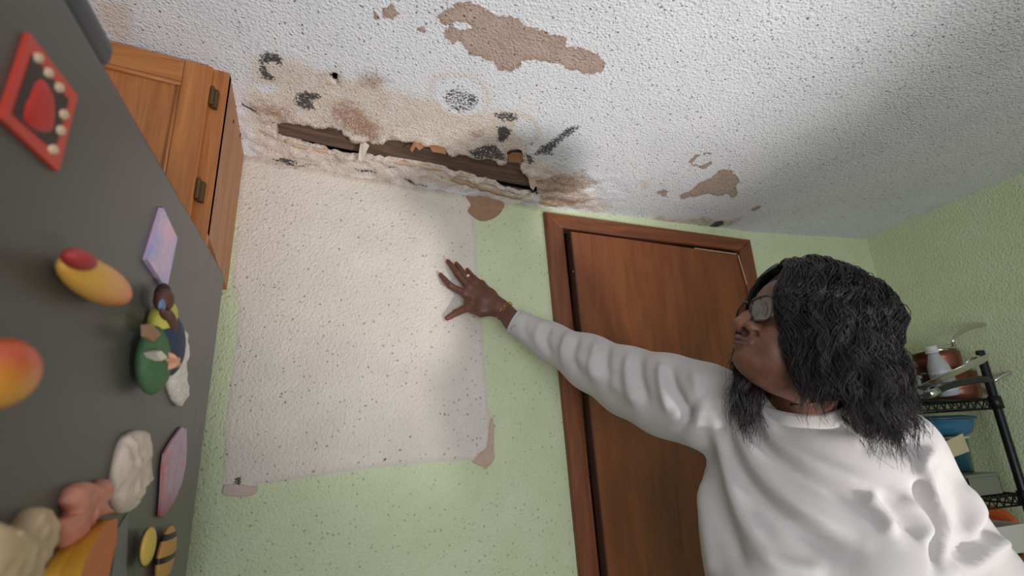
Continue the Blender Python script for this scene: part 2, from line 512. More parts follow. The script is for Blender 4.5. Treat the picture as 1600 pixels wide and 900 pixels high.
# ---- old wooden framing in the opening
M_joist = wood('rotten_joist', srgb(66, 48, 40), srgb(128, 100, 82), 0, 1.1, 0.8, 22, 0.5, 0.5)
def joist():
    A = onC(425, 190); B = onC(850, 268); C2 = onC(426, 206.5); D = onC(846, 297)
    dirv = (B-A)/np.linalg.norm(B-A)
    A = A-dirv*0.12; C2 = C2-dirv*0.12; B = B+dirv*0.05; D = D+dirv*0.05
    n = 26; V = []; F = []
    for i in range(n):
        t = i/(n-1)
        p = A*(1-t)+B*t; r = C2*(1-t)+D*t
        w = 0.003*mnoise.noise(Vector((t*9, 0, 2)))
        zb = float(zc(p[0], p[1]))+0.012
        za = float(zc(r[0], r[1]))+0.003
        for (y, z) in ((p[1]-0.05, zb+0.004+w), (p[1]*0.5+r[1]*0.5, (za+zb)/2+w-0.003), (r[1], za+w), (r[1]+0.004, za+0.006), (r[1]+0.006, za+0.15), (p[1]-0.05, zb+0.15)):
            V.append((p[0]*0.5+r[0]*0.5, y, z))
    for i in range(n-1):
        for k in range(6):
            l = (k+1) % 6
            F.append((i*6+k, (i+1)*6+k, (i+1)*6+l, i*6+l))
    F += [tuple(range(6)), tuple((n-1)*6+k for k in range(5, -1, -1))]
    o = mk('ceiling_joist', V, F, M_joist)
    props(o, 'bare dark brown wooden joist showing in the torn ceiling opening', 'joist')
joist()
v, f = box_v((-0.6, -0.20, 2.235), (0.95, -0.0015, 2.25))  # black board added to stand for the shade in the opening's gap
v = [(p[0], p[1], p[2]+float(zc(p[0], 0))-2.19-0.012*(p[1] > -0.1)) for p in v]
props(mk('gap_shade_board', v, f, plain('gap_shade_black', srgb(26, 21, 18), 0.95, 0, 0.4, 40)), 'black board added for the shade deep inside the ceiling opening', None, None, 'structure')
M_deck = wood('attic_boards', srgb(58, 44, 36), srgb(90, 70, 56), 0, 0.5, 0.85)
v, f = box_v((XL-0.1, -3.5, 2.62), (XR+0.1, 0.2, 2.66))
props(mk('roof_deck', v, f, M_deck), 'dark attic boards above the ceiling', None, None, 'structure')

# torn plaster flaps hanging at the edge of the opening (parts of the ceiling)
M_torn = plain('torn_drywall_paper', srgb(196, 170, 148), 0.9, 0, 0.25, 30, 0.4)
M_brownp = plain('brown_torn_paper', srgb(160, 112, 78), 0.9, 0, 0.3, 35, 0.4)
M_whitep = plain('white_chip', srgb(222, 208, 196), 0.85, 0, 0.15, 40, 0.2)
def flap(name, pts, mat, parent, down=0.012, on=onC, th=0.0025, lift=None):
    P = [on(*p) for p in pts]
    c = np.mean(P, 0)
    V = []; n = len(P)
    for s in (0, 1):
        for i, p in enumerate(P):
            k = (lift[i] if lift else 1.0)
            V.append(p+np.array([0, 0, -down*k-th*s]))
    F = [tuple(range(n)), tuple(range(2*n-1, n-1, -1))]+[(i, i+n, (i+1) % n+n, (i+1) % n) for i in range(n)]
    return mk(name, V, F, mat, parent)
flap('torn_flap', [(563,222),(569,218),(577,222),(566,239),(560,237)], M_whitep, ceiling, 0.02, lift=[.2,.2,.5,1.2,1.2])
flap('torn_flap', [(641,224),(648,217),(657,218),(662,226),(655,226),(650,221),(644,227)], M_brownp, ceiling, 0.016, lift=[1,.2,.2,.4,1,.8,1.3])
flap('torn_flap', [(670,225),(680,224),(695,228),(697,233),(688,231),(676,229)], M_brownp, ceiling, 0.014, lift=[.2,.2,.4,1,1,1])
flap('torn_flap', [(793,247),(800,243),(815,243),(820,254),(812,262),(795,258)], M_brownp, ceiling, -0.01)
flap('torn_flap', [(812,262),(824,258),(836,270),(838,284),(833,288),(828,284),(825,272)], M_torn, ceiling, 0.012, lift=[.2,.2,.2,.5,1.5,1.5,.8])
flap('torn_flap', [(424,192),(432,188),(436,196),(434,212),(428,205)], M_whitep, ceiling, 0.014, lift=[.2,.3,1,1,.5])
# broken lath and plaster lip along the lower side of the opening
def lip():
    lo = [(446,217),(472,227),(500,232),(529,238),(567,242),(600,247),(640,254),(672,259),(706,267),(740,276),(770,285),(798,296),(826,304)]
    m = MB(); P = []
    for i, p in enumerate(smoothpath(np.array(lo), 5)):
        q = onC(*p); P.append(q+np.array([0, 0.0, -0.004+0.004*mnoise.noise(Vector((i*.45, 0, 0)))]))
    r = [0.0055+0.003*mnoise.noise(Vector((i*.8, 3, 0))) for i in range(len(P))]
    m.add(*tube_v(P, r, 7)); m.build('plaster_lip', M_torn, ceiling, True)
    lo2 = [(690,272),(730,284),(770,296),(810,306),(845,312),(870,318)]
    P = [onC(*p)+np.array([0, 0, -0.006+0.006*mnoise.noise(Vector((i*.9, 7, 0)))]) for i, p in enumerate(smoothpath(np.array(lo2), 5))]
    r = [0.009+0.006*mnoise.noise(Vector((i*.7, 9, 0))) for i in range(len(P))]
    m = MB(); m.add(*tube_v(P, r, 7, flat=0.6)); m.build('plaster_lip', plain('stained_plaster', srgb(176, 150, 118), 0.9, 0, 0.35, 45, 0.6), ceiling, True)
    ck = [(372,186),(385,190),(400,197),(415,205),(424,212)]
lip()
def crack(pts, w, parent):
    P = [onC(*p)+np.array([0, 0, -0.0015]) for p in smoothpath(np.array(pts), 5)]
    r = [w*(0.35+0.65*math.sin(math.pi*min(1, (i+1)/len(P)*0.9))) for i in range(len(P))]
    v, f = tube_v(P, r, 5); mk('crack', v, f, M_crack, parent, True)
M_crack = plain('crack_dark', srgb(48, 38, 32), 0.95)  # dark brown colour of the crack lines
crack([(378,162),(392,169),(405,175),(418,182),(428,190)], 0.0028, ceiling)
crack([(392,206),(397,215),(403,224),(402,232)], 0.0022, ceiling)
crack([(838,300),(842,308),(840,312)], 0.004, ceiling)
crack([(700,298),(740,305),(790,314),(850,321)], 0.0022, ceiling)

# ---- back wall
def green_wall_material(name, patch=True):
    t = NT(name); v = t.coord()
    n1 = t.noise(v, 115, 3, 0.6); vr = t.voro(v, 130); n3 = t.noise(v, 7, 4, 0.6); fine = t.noise(v, 260, 2, 0.6)
    lum = t.math('ADD', t.mr(n1, 0.3, 0.72), t.mr(vr, 0, 0.6, 0.6, 0.0))
    c = t.mix(t.mr(n3, 0.3, 0.7), srgb(203, 212, 171), srgb(212, 220, 183))
    vn = t.n('ShaderNodeTexVoronoi', i_Vector=t.n('ShaderNodeVectorMath', operation='ADD', i_0=v, i_1=t.n('ShaderNodeVectorMath', operation='SCALE', i_0=t.n('ShaderNodeTexNoise', i_Vector=v, i_Scale=120.0).outputs['Color'], i_Scale=0.010).outputs[0]).outputs[0], i_Scale=78.0)
    rnd = t.n('ShaderNodeSeparateColor', i_0=vn.outputs['Color']).outputs[0]
    pit = t.math('MULTIPLY', t.mr(vn.outputs['Distance'], 0.13, 0.24, 1, 0), t.mr(rnd, 0.45, 0.75))
    c = t.mix(t.math('MULTIPLY', pit, 0.4), c, srgb(96, 100, 70))  # shade of the stucco pits painted in as darker specks
    if patch:
        d = t.math('ADD', t.attr('patch'), t.math('MULTIPLY', t.math('SUBTRACT', t.noise(v, 70, 4, 0.65), 0.5), 0.02))
        pm = t.mr(d, 0.0018, -0.0018)
        pc = t.mix(t.mr(n3, 0.3, 0.7), srgb(214, 204, 194), srgb(226, 217, 206))
        pc = t.mix(t.math('MULTIPLY', t.mr(d, -0.014, -0.001), 0.22), pc, srgb(168, 140, 122))
        pc = t.mix(t.math('MULTIPLY', pit, 0.55), pc, srgb(96, 82, 72))
        c = t.mix(pm, c, pc)
        st = t.math('ADD', t.attr('damp'), t.math('MULTIPLY', t.math('SUBTRACT', t.noise(v, 40, 5, 0.7), 0.5), 1.1))
        st = t.mr(st, 0.3, 1.0, 0, 0.8)
        c = t.mix(st, c, srgb(160, 126, 98))
        mo = t.math('ADD', t.attr('mold'), t.math('MULTIPLY', t.math('SUBTRACT', fine, 0.5), 1.6))
        c = t.mix(t.mr(mo, 0.5, 0.8, 0, 0.9), c, srgb(44, 38, 36))
    h = t.math('SUBTRACT', t.math('ADD', lum, t.math('MULTIPLY', fine, 0.7)), t.math('MULTIPLY', pit, 0.9))
    return t.out(c, 0.82, t.bump(h, 0.6, 0.0035))
M_wall = green_wall_material('green_stucco_patched', True)
M_wall2 = green_wall_material('green_stucco', False)

DX0, DX1 = 0.690, 1.400     # doorway opening
DZ1 = 2.062
PATCH_PX = [(384,205),(378,260),(370,360),(362,440),(372,478),(368,540),(352,660),(347,772),(392,774),(402,757),(470,748),(540,737),(600,729),(680,722),(735,719),(750,728),(768,727),(772,700),(768,655),(763,640),(757,560),(750,470),(745,400),(741,345),(742,290)]
def build_wall_back():
    xs = np.unique(np.concatenate([grid_lines(XL, DX0, 0.008, -0.40, 0.62, 0.05), [DX0]]))
    zs = grid_lines(0, 2.62, 0.008, 0.95, 2.24, 0.05)
    V = []; F = []; A = {k: [] for k in ('patch', 'damp', 'mold')}
    def part(xs, zs):
        X, Z = np.meshgrid(xs, zs, indexing='ij')
        n0 = sum(len(v) for v in V)
        V.append(np.stack([X, 0*X, Z], -1).reshape(-1, 3))
        i = np.arange(X.size).reshape(X.shape)+n0
        F.append(np.stack([i[:-1, :-1], i[1:, :-1], i[1:, 1:], i[:-1, 1:]], -1).reshape(-1, 4))
        A['patch'].append(poly_sdf(X, Z, wpoly(PATCH_PX)).ravel())
        top = np.interp(X, [-0.55, -0.25, 0.2, 0.63, 1.48, 2.1], [2.222, 2.19, 2.158, 2.139, 2.135, 2.164])
        damp = 0.75*sstep(0.045, 0.0, top-Z)*sstep(0.78, 0.6, X)
        damp = np.maximum(damp, 0.95*sstep(0.012, -0.01, poly_sdf(X, Z, wpoly([(758,735),(770,722),(772,660),(766,655),(760,700),(740,716)]))))
        damp = np.maximum(damp, 0.7*sstep(0.012, -0.01, poly_sdf(X, Z, wpoly([(348,774),(392,775),(398,758),(372,755),(350,762)]))))
        A['damp'].append(damp.ravel())
        mo = np.zeros_like(X)
        for p in ([(365,750),(374,744),(378,750),(371,765)], [(598,716),(603,715),(603,721),(599,722)], [(755,664),(758,664),(758,667)], [(425,244),(470,254),(500,262),(450,258)], [(560,262),(600,270),(600,275),(570,268)],
                  [(625,272),(670,284),(668,291),(630,282)]):
            mo = np.maximum(mo, sstep(0.007, -0.004, poly_sdf(X, Z, wpoly(p))))
        A['mold'].append(mo.ravel())
    part(xs, zs)
    part(np.linspace(DX0, DX1, 12), np.linspace(DZ1, 2.62, 30))
    part(np.linspace(DX1, XR, 24), np.linspace(0, 2.62, 60))
    o = mk('wall_back', np.vstack(V), np.vstack(F), M_wall)
    for k in A: attr(o, k, np.concatenate(A[k]))
    props(o, 'pale green stucco wall with a large bare cream patch', None, None, 'structure')
    return o
wall_back = build_wall_back()
v, f = [(XR, -3.4, 0), (XR, 0, 0), (XR, 0, 2.62), (XR, -3.4, 2.62)], [(0, 1, 2, 3)]
wall_right = mk('wall_right', v, f, M_wall2); props(wall_right, 'pale green stucco side wall', None, None, 'structure')
v, f = [(XL, -3.4, 0), (XL, 0, 0), (XL, 0, 2.62), (XL, -3.4, 2.62)], [(3, 2, 1, 0)]
props(mk('wall_left', v, f, M_wall2), 'pale green stucco wall behind the fridge', None, None, 'structure')
M_floor = plain('vinyl_floor', srgb(150, 136, 118), 0.5, 0, 0.12, 12)
v, f = [(XL, -3.4, 0), (XR, -3.4, 0), (XR, 0.7, 0), (XL, 0.7, 0)], [(0, 1, 2, 3)]
props(mk('floor', v, f, M_floor), 'worn beige vinyl floor', None, None, 'structure')

# pieces of torn board left on the wall
def wall_piece(name, pts, mat, th, round_=0.85, noise=0.0):
    P = [onY(p[0], p[1], -th) for p in pts]; c = np.mean(P, 0); n = len(P)
    V = [np.array([p[0], -0.0004, p[2]]) for p in P]+[c+(p-c)*round_+np.array([0, noise*mnoise.noise(Vector(p*60)), 0]) for p in P]+[c+np.array([0, -th*0.4, 0])]
    F = [(i, (i+1) % n, n+(i+1) % n, n+i) for i in range(n)]+[(n+i, n+(i+1) % n, 2*n) for i in range(n)]
    return mk(name, V, F, mat, wall_back, False)
def ragged(cx, cy, pts, k=3):
    out = []
    P = smoothpath(np.array(pts+[pts[0]], float), 4)[:-1]
    for i, p in enumerate(P):
        out.append(p+1.3*np.array([mnoise.noise(Vector((i*.9, 1, 0))), mnoise.noise(Vector((i*.9, 5, 0)))]))
    return out
M_scab = plain('brown_torn_board', srgb(158, 124, 98), 0.9, 0, 0.3, 40, 0.5)
wall_piece('torn_board_patch', ragged(757, 322, [(728,306),(740,300),(760,303),(787,315),(784,330),(772,340),(756,345),(742,340),(731,329),(736,320)]), M_scab, 0.004, 0.93, 0.002)
wall_piece('torn_board_patch', ragged(0, 0, [(349,757),(371,757),(392,760),(403,761),(396,773),(372,776),(348,772)]), plain('pinkish_scrap', srgb(196, 178, 168), 0.9, 0, 0.15, 40, 0.3), 0.003, 0.95, 0.001)
wall_piece('torn_board_patch', ragged(0, 0, [(766,654),(771,656),(772,700),(773,716),(760,728),(738,722),(752,712),(764,706)]), plain('rusty_scrap', srgb(190, 166, 148), 0.9, 0, 0.25, 60, 0.3), 0.0025, 0.96, 0.001)

# ---- door, casing
M_case = wood('casing_wood', srgb(96, 52, 30), srgb(142, 82, 48), 2, 0.9, 0.42, 12)
M_caseh = wood('casing_wood_across', srgb(96, 52, 30), srgb(142, 82, 48), 0, 0.9, 0.42, 12)
M_door = wood('door_veneer', srgb(112, 62, 34), srgb(142, 82, 46), 2, 0.45, 0.36, 6, 0.45, 0.03)
M_doore = wood('door_edge', srgb(56, 32, 20), srgb(76, 46, 30), 2, 0.8, 0.5, 12)
def quad_board(name, pts, y0, y1, mat, bev=0.004):
    """board seen in the photograph as pts, standing on the wall from y0 to y1"""
    P = [onY(p[0], p[1], y1) for p in pts]; n = len(P)
    c = np.mean(P, 0)
    V = [np.array([p[0], y0, p[2]]) for p in P]
    V += [np.array([p[0], y1+bev, p[2]]) for p in P]
    V += [np.array([p[0]+bev*np.sign(c[0]-p[0]), y1, p[2]+bev*np.sign(c[2]-p[2])]) for p in P]
    F = [tuple(range(n))]
    for a in (0, n):
        F += [(a+i, a+n+i, a+n+(i+1) % n, a+(i+1) % n) for i in range(n)]
    F += [tuple(range(3*n-1, 2*n-1, -1))]
    o = mk(name, V, F, mat)
    bm = bmesh.new(); bm.from_mesh(o.data); bmesh.ops.recalc_face_normals(bm, faces=bm.faces); bm.to_mesh(o.data); bm.free()
    return o
def ext(p, q, z0, Y):
    """extend the pixel line p-q down to height z0 and return the point as pixels"""
    A = onY(*p, Y); B = onY(*q, Y); t = (z0-A[2])/(B[2]-A[2]); return tuple(proj(A+(B-A)*t)[:2])
YC = -0.017
o = quad_board('trim_1', [(851, 330), (878, 357), ext((878, 357), (937, 900), 0.002, YC), ext((851, 330), (907, 900), 0.002, YC)], 0.0, YC, M_case)
props(o, 'reddish brown wooden door casing upright beside the cream patch', None, None, 'structure')
o = quad_board('trim_2', [(851, 330), (1010, 352), (1173, 374), (1157, 391), (1020, 374), (878, 357)], 0.0, YC-0.001, M_caseh)
props(o, 'reddish brown wooden head casing above the door', None, None, 'structure')
o = quad_board('trim_3', [(1173, 374), ext((1173, 374), (1183, 424), 0.002, YC), ext((1158, 391), (1168, 440), 0.002, YC), (1157, 391)], 0.0, YC, M_case)
props(o, 'reddish brown wooden door casing upright beside the black hair', None, None, 'structure')
# jambs
JL = onY(880, 372, 0.0); JR = onY(1156, 394, 0.0)
for nm, x0, x1, z0, z1 in (('trim_4', DX0-0.010, DX0+0.001, 0.0, DZ1), ('trim_5', DX1-0.012, DX1+0.006, 0.0, DZ1), ('trim_6', DX0, DX1, DZ1-0.012, DZ1+0.004)):
    v, f = box_v((x0, -0.002, z0), (x1, 0.11, z1)); o = mk(nm, v, f, M_doore)
    props(o, 'dark door jamb board', None, None, 'structure')
def door_leaf():
    TL = onY(893, 362, -0.050); TR = onY(1154, 398, -0.004)
    BLp = onY(951, 900, -0.050)
    k = (BLp[0]-TL[0])/(BLp[2]-TL[2])
    BL = np.array([TL[0]+k*(0.012-TL[2]), -0.050, 0.012]); BR = np.array([TR[0]+k*(0.012-TR[2]), -0.004, 0.012])
    th = np.array([0.0, 0.034, 0])
    fr = [TL, TR, BR, BL]
    V = fr+[p+th for p in fr]
    F = [(0, 3, 2, 1), (4, 5, 6, 7), (0, 1, 5, 4), (1, 2, 6, 5), (2, 3, 7, 6)]
    d = mk('door_1', V, F, M_door)
    props(d, 'flat reddish brown wooden door standing slightly ajar', None, None, 'structure')
    e = [TL, BL, BL+th, TL+th]
    off = np.array([-0.0045, 0, 0])
    mk('edge_strip', e+[p+off for p in e], [(4, 7, 6, 5), (0, 4, 5, 1), (1, 5, 6, 2), (2, 6, 7, 3), (3, 7, 4, 0)], M_doore, d)
    M_sl = plain('pale_worn_edge', srgb(190, 168, 140), 0.7)
    for a, b in (((1153.5, 399), (1169, 452)), ((1085, 388), (1150, 397))):
        A = onY(*a, -0.012); B = onY(*b, -0.012)
        v, f = tube_v([A, B], 0.0022, 6); mk('worn_edge', v, f, M_sl, d)
    M_speck = plain('paint_speck', srgb(230, 220, 200), 0.7)
    for p in ((1101, 397), (1096, 425), (948, 696), (896, 424)):
        q = onY(*p, -0.043+0.041*(p[0]-888)/266)
        v, f = ellipsoid_v(q, np.diag([0.0016, 0.001, 0.002]), 8, 5); mk('paint_speck', v, f, M_speck, d)
door_leaf()
# closet behind the door
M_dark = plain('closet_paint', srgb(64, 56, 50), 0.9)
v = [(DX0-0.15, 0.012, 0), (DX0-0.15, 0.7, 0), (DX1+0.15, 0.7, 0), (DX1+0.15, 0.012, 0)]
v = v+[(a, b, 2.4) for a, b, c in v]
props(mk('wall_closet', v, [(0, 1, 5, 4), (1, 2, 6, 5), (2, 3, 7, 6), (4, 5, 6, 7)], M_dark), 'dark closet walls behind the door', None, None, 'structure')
# ================================================================== cabinet over the fridge
M_oak_v = wood('oak_upright', srgb(150, 88, 45), srgb(194, 127, 70), 2, 0.8, 0.42, 16, 0.3, 0.4)
M_oak_h = wood('oak_across', srgb(150, 88, 45), srgb(194, 127, 70), 0, 0.8, 0.42, 16, 0.3, 0.4)
M_oak_s = wood('oak_side_panel', srgb(150, 98, 62), srgb(186, 136, 96), 2, 0.9, 0.5, 18, 0.3, 0.3)
M_bronze = plain('aged_bronze', srgb(104, 84, 58), 0.45, 0.8, 0.3, 120)
CABY = -0.268
CXR = -0.258
def shear(v):
    """the whole cabinet hangs out of level like the ceiling it is fixed to"""
    return [(p[0], p[1], p[2]-0.105*(p[0]-CXR)) for p in v]
def cbox(lo, hi, bev=0.0):
    v, f = box_v(lo, hi, bev); return shear(v), f
def cabinet():
    CB = 1.800; CT = 2.246
    c = thing('wall_cabinet', 'oak wall cabinet with brown hinges under the stained ceiling', 'cabinet', (-0.6, -0.13, CB))
    m = MB()
    m.add(*cbox((-1.02, CABY+0.02, CB), (CXR-0.016, -0.001, CT-0.06)))
    m.build('body', M_oak_s, c)
    # the side panel follows the slope of the ceiling
    pts = [(CABY+0.004, CB+0.045), (0.0, CB), (-0.001, 2.192), (-0.13, 2.224), (CABY+0.004, 2.252)]
    V = [(x, y, z) for x in (CXR-0.016, CXR) for y, z in pts]; n = len(pts)
    F = [tuple(range(n)), tuple(range(2*n-1, n-1, -1))]+[(i, i+n, (i+1) % n+n, (i+1) % n) for i in range(n)]
    o = mk('side_panel', V, F, M_oak_s, c)
    bm = bmesh.new(); bm.from_mesh(o.data); bmesh.ops.recalc_face_normals(bm, faces=bm.faces); bm.to_mesh(o.data); bm.free()
    # face frame
    v, f = cbox((CXR-0.040, CABY, CB+0.02), (CXR, CABY+0.02, CT-0.004), 0.001); mk('stile', v, f, M_oak_v, c)
    v, f = cbox((-1.02, CABY, CT-0.05), (CXR-0.040, CABY+0.02, CT+0.004), 0.001); mk('rail', v, f, M_oak_h, c)
    v, f = cbox((-1.02, CABY, CB+0.02), (CXR-0.040, CABY+0.02, CB+0.06), 0.001); mk('rail', v, f, M_oak_h, c)
    # dark line of old caulk under the ceiling
    v, f = cbox((-1.02, CABY-0.001, CT+0.002), (CXR-0.045, CABY+0.015, CT+0.010)); mk('top_strip', v, f, M_doore, c)
    def door(x0, x1, hinge):
        y0, y1 = CABY-0.019, CABY-0.001
        zb, zt = CB+0.045, CT-0.012
        w = 0.056
        dv, df = cbox((x0+w-0.01, y0+0.007, zb+w-0.01), (x1-w+0.01, y1, zt-w+0.01))
        d = mk('door', dv, df, M_oak_v, c)
        for a, b in ((x0, x0+w), (x1-w, x1)):
            v, f = cbox((a, y0, zb), (b, y1, zt), 0.003); mk('stile', v, f, M_oak_v, d)
        for a, b in ((zb, zb+w), (zt-w, zt)):
            v, f = cbox((x0+w, y0+0.0006, a), (x1-w, y1, b), 0.002); mk('rail', v, f, M_oak_h, d)
        z = zt-w-0.006
        v, f = tube_v(shear([(x0+w, y0+0.005, z), (x1-w, y0+0.005, z)]), 0.006, 8); mk('bead', v, f, M_oak_h, d, True)
        for xx in (x0+w+0.004, x1-w-0.004):
            v, f = tube_v(shear([(xx, y0+0.006, zb+w), (xx, y0+0.006, zt-w)]), 0.005, 8); mk('bead', v, f, M_oak_v, d, True)
        for zz in (zt-0.075, zb+0.085):
            hx = x1+0.005 if hinge > 0 else x0-0.005
            v, f = tube_v(shear([(hx, y0+0.004, zz-0.021), (hx, y0+0.004, zz+0.021)]), 0.0048, 10)
            h = MB(); h.add(v, f); h.add(*cbox((hx-0.0005, y0+0.006, zz-0.023), (hx+0.011, y1+0.0005, zz+0.023), 0.001))
            h.add(*ellipsoid_v(np.array(shear([(hx, y0+0.003, zz+0.023)])[0]), np.diag([0.004, 0.004, 0.005]), 8, 5))
            h.build('hinge', M_bronze, d)
        # dirt chips on the stile
    door(-0.640, CXR-0.030, 1)
    door(-1.015, -0.645, -1)
    # gnawed, rotted chips near the top of the side
    Mc = plain('rot_chip', srgb(60, 38, 26), 0.95)
    for (px, py, l) in ((367, 138, 0.022), (370, 160, 0.03), (365, 190, 0.012), (376, 210, 0.02)):
        p = onX(px, py, CXR+0.0006)
        v, f = ellipsoid_v(p, np.diag([0.0012, 0.0035, l/2]), 8, 6); mk('rot_chip', v, f, Mc, c)
cabinet()

# ================================================================== fridge
XF = -0.22
FT = 1.765
FYB, FYF = -0.243, -1.16
def fridge_material():
    t = NT('fridge_side_paint'); v = t.coord()
    n = t.noise(v, 12, 4, 0.6)
    st = t.noise(t.coord((30, 260, 6)), 1.0, 3, 0.6)
    c = t.mix(n, srgb(86, 84, 80), srgb(98, 95, 90))
    # old dust drips running down near the back edge
    edge = t.attr('edge')
    dr = t.math('MULTIPLY', t.mr(t.noise(t.coord((30, 170, 10)), 1.0, 2, 0.5), 0.6, 0.68), t.math('MULTIPLY', edge, t.mr(t.noise(v, 160, 2, 0.5), 0.45, 0.6)))
    c = t.mix(t.math('MULTIPLY', dr, 0.85), c, srgb(22, 20, 20))
    c = t.mix(t.math('MULTIPLY', t.mr(st, 0.5, 0.7), t.math('MULTIPLY', edge, 0.25)), c, srgb(120, 118, 112))
    return t.out(c, t.mr(n, 0, 1, 0.34, 0.48), t.bump(t.noise(v, 420, 2, 0.5), 0.12, 0.0006))
M_fridge = fridge_material()
M_fdark = plain('fridge_black_trim', srgb(24, 24, 26), 0.5)
M_fgrey = plain('hinge_cover_grey', srgb(86, 86, 92), 0.5)
def fridge():
    fr = thing('refrigerator', 'dark grey refrigerator with its side covered in magnets', 'refrigerator', (-0.58, -0.7, 0.0))
    ys = np.concatenate([np.linspace(FYF, FYB-0.014, 56), np.linspace(FYB-0.012, FYB, 7)]); zs = np.concatenate([np.linspace(0.03, FT-0.014, 36), np.linspace(FT-0.012, FT, 7)])
    v, f = box_v((-0.94, FYF, 0.02), (XF-0.0005, FYB, FT), 0.008)
    mk('body', v, f, M_fdark, fr)
    Y, Z = np.meshgrid(ys, zs, indexing='ij'); i = np.arange(Y.size).reshape(Y.shape)
    X = np.full_like(Y, XF)
    X = X-0.006*(sstep(FT-0.012, FT, Z))**2-0.004*(sstep(FYB-0.012, FYB, Y))**2
    V = np.stack([X, Y, Z], -1).reshape(-1, 3)
    Q = np.stack([i[:-1, :-1], i[1:, :-1], i[1:, 1:], i[:-1, 1:]], -1).reshape(-1, 4)
    o = mk('side_panel', V, Q, M_fridge, fr, True)
    attr(o, 'edge', sstep(FYB-0.30, FYB-0.04, Y).ravel())
    for z0, z1 in ((0.08, 1.18), (1.195, FT+0.012)):
        v, f = box_v((-0.945, FYF-0.075, z0), (XF+0.004, FYF-0.006, z1), 0.014)
        d = mk('door', v, f, plain('fridge_door_paint', srgb(70, 69, 68), 0.35), fr)
        v, f = tube_v(smoothpath([(-0.90, FYF-0.075, z0+0.25), (-0.90, FYF-0.115, z0+0.27), (-0.90, FYF-0.115, z1-0.17), (-0.90, FYF-0.075, z1-0.15)], 5), 0.012, 10)
        mk('handle', v, f, M_fdark, d, True)
    # hinge cover on the top edge near the front
    A = onX(118, 6, XF-0.004)
    v, f = box_v((XF-0.11, -1.12, FT+0.001), (XF+0.0005, -0.875, FT+0.032), 0.012)
    mk('hinge_cover', v, f, M_fgrey, fr, True)
    for x in (-0.9, XF-0.06):
        for y in (FYF+0.05, FYB-0.06):
            v, f = lathe_v([(0.0, 0), (0.018, 0), (0.018, 0.022), (0, 0.022)], (x, y, 0), n=12); mk('foot', v, f, M_fdark, fr)
fridge()

# ---- magnets on the fridge side
FRX = lambda px, py, t=0.0: onX(px, py, XF+t)
ZOOM = lambda P: [(x/3.461, 640+y/3.461) for x, y in P]
def slab(name, px, t, mat, parent=None, t0=0.0004, inset=0.0):
    P = [FRX(x, y, t) for x, y in px]; c = np.mean(P, 0); n = len(P)
    if inset: P = [c+(p-c)*(1-inset) for p in P]
    V = [np.array([XF+t0, p[1], p[2]]) for p in P]+[np.array([XF+t, p[1], p[2]]) for p in P]
    F = [tuple(range(n-1, -1, -1)), tuple(range(n, 2*n))]+[(i, i+n, (i+1) % n+n, (i+1) % n) for i in range(n)]
    o = mk(name, V, F, mat, parent)
    bm = bmesh.new(); bm.from_mesh(o.data); bmesh.ops.recalc_face_normals(bm, faces=bm.faces); bm.to_mesh(o.data); bm.free()
    return o
def puffy(name, px, t, mat, parent=None, bumps=0.0, seed=0, sub=5, prof=((1.0, 0.0), (1.0, .45), (.92, .78), (.80, .92), (.66, 1.0), (.52, 1.03), (.38, 1.05), (.24, 1.06), (.12, 1.06))):
    px = smoothpath(np.array(list(px)+[px[0]], float), sub)[:-1]
    P = np.array([FRX(x, y, t*0.6) for x, y in px]); c = P.mean(0); n = len(P)
    V = []; F = []
    for s, h in prof:
        for p in P:
            q = c+(p-c)*s
            b = bumps*mnoise.noise(Vector((q[1]*90, q[2]*90, seed))) if h > 0.3 else 0
            V.append((XF+0.0004+t*h+b, q[1], q[2]))
    for k in range(len(prof)-1):
        for i in range(n):
            j = (i+1) % n
            F.append((k*n+i, k*n+j, (k+1)*n+j, (k+1)*n+i))
    V.append((XF+0.0004+t*1.05, c[1], c[2])); e = len(V)-1; k = len(prof)-1
    F += [(k*n+i, k*n+(i+1) % n, e) for i in range(n)]+[tuple(range(n-1, -1, -1))]
    o = mk(name, V, F, mat, parent, True)
    bm = bmesh.new(); bm.from_mesh(o.data); bmesh.ops.recalc_face_normals(bm, faces=bm.faces); bm.to_mesh(o.data); bm.free()
    return o
def fruit_material(name, a, b, axis, lo, hi, blot):
    t = NT(name); tc = t.n('ShaderNodeTexCoord').outputs['Generated']
    sx = t.n('ShaderNodeSeparateXYZ', i_0=tc).outputs[axis]
    nz = t.noise(tc, 3, 3)
    f = t.mr(t.math('ADD', sx, t.math('MULTIPLY', t.math('SUBTRACT', nz, 0.5), 0.35)), lo, hi, 0, 1, True)
    c = t.mix(f, a, b)
    c = t.mix(t.mr(t.noise(tc, 9, 4, 0.7), 0.55, 0.75, 0, 0.4), c, blot)
    return t.out(c, 0.35)
def fr_ellipsoid(name, p0, p1, half_w, t, mat, parent=None, t0=0.0):
    """oval lump from pixel p0 to p1, half width in metres, standing t out of the fridge side"""
    A = FRX(*p0, t0+t*0.5); B = FRX(*p1, t0+t*0.5); c = (A+B)/2; a = (B-A)/2; a[0] = 0
    d = a/np.linalg.norm(a); w = np.cross([1, 0, 0], d)*half_w
    c[0] = XF+t0+t*0.5+0.0004
    v, f = ellipsoid_v(c, [w, np.array([t*0.5, 0, 0]), a], 20, 14)
    return mk(name, v, f, mat, parent, True)

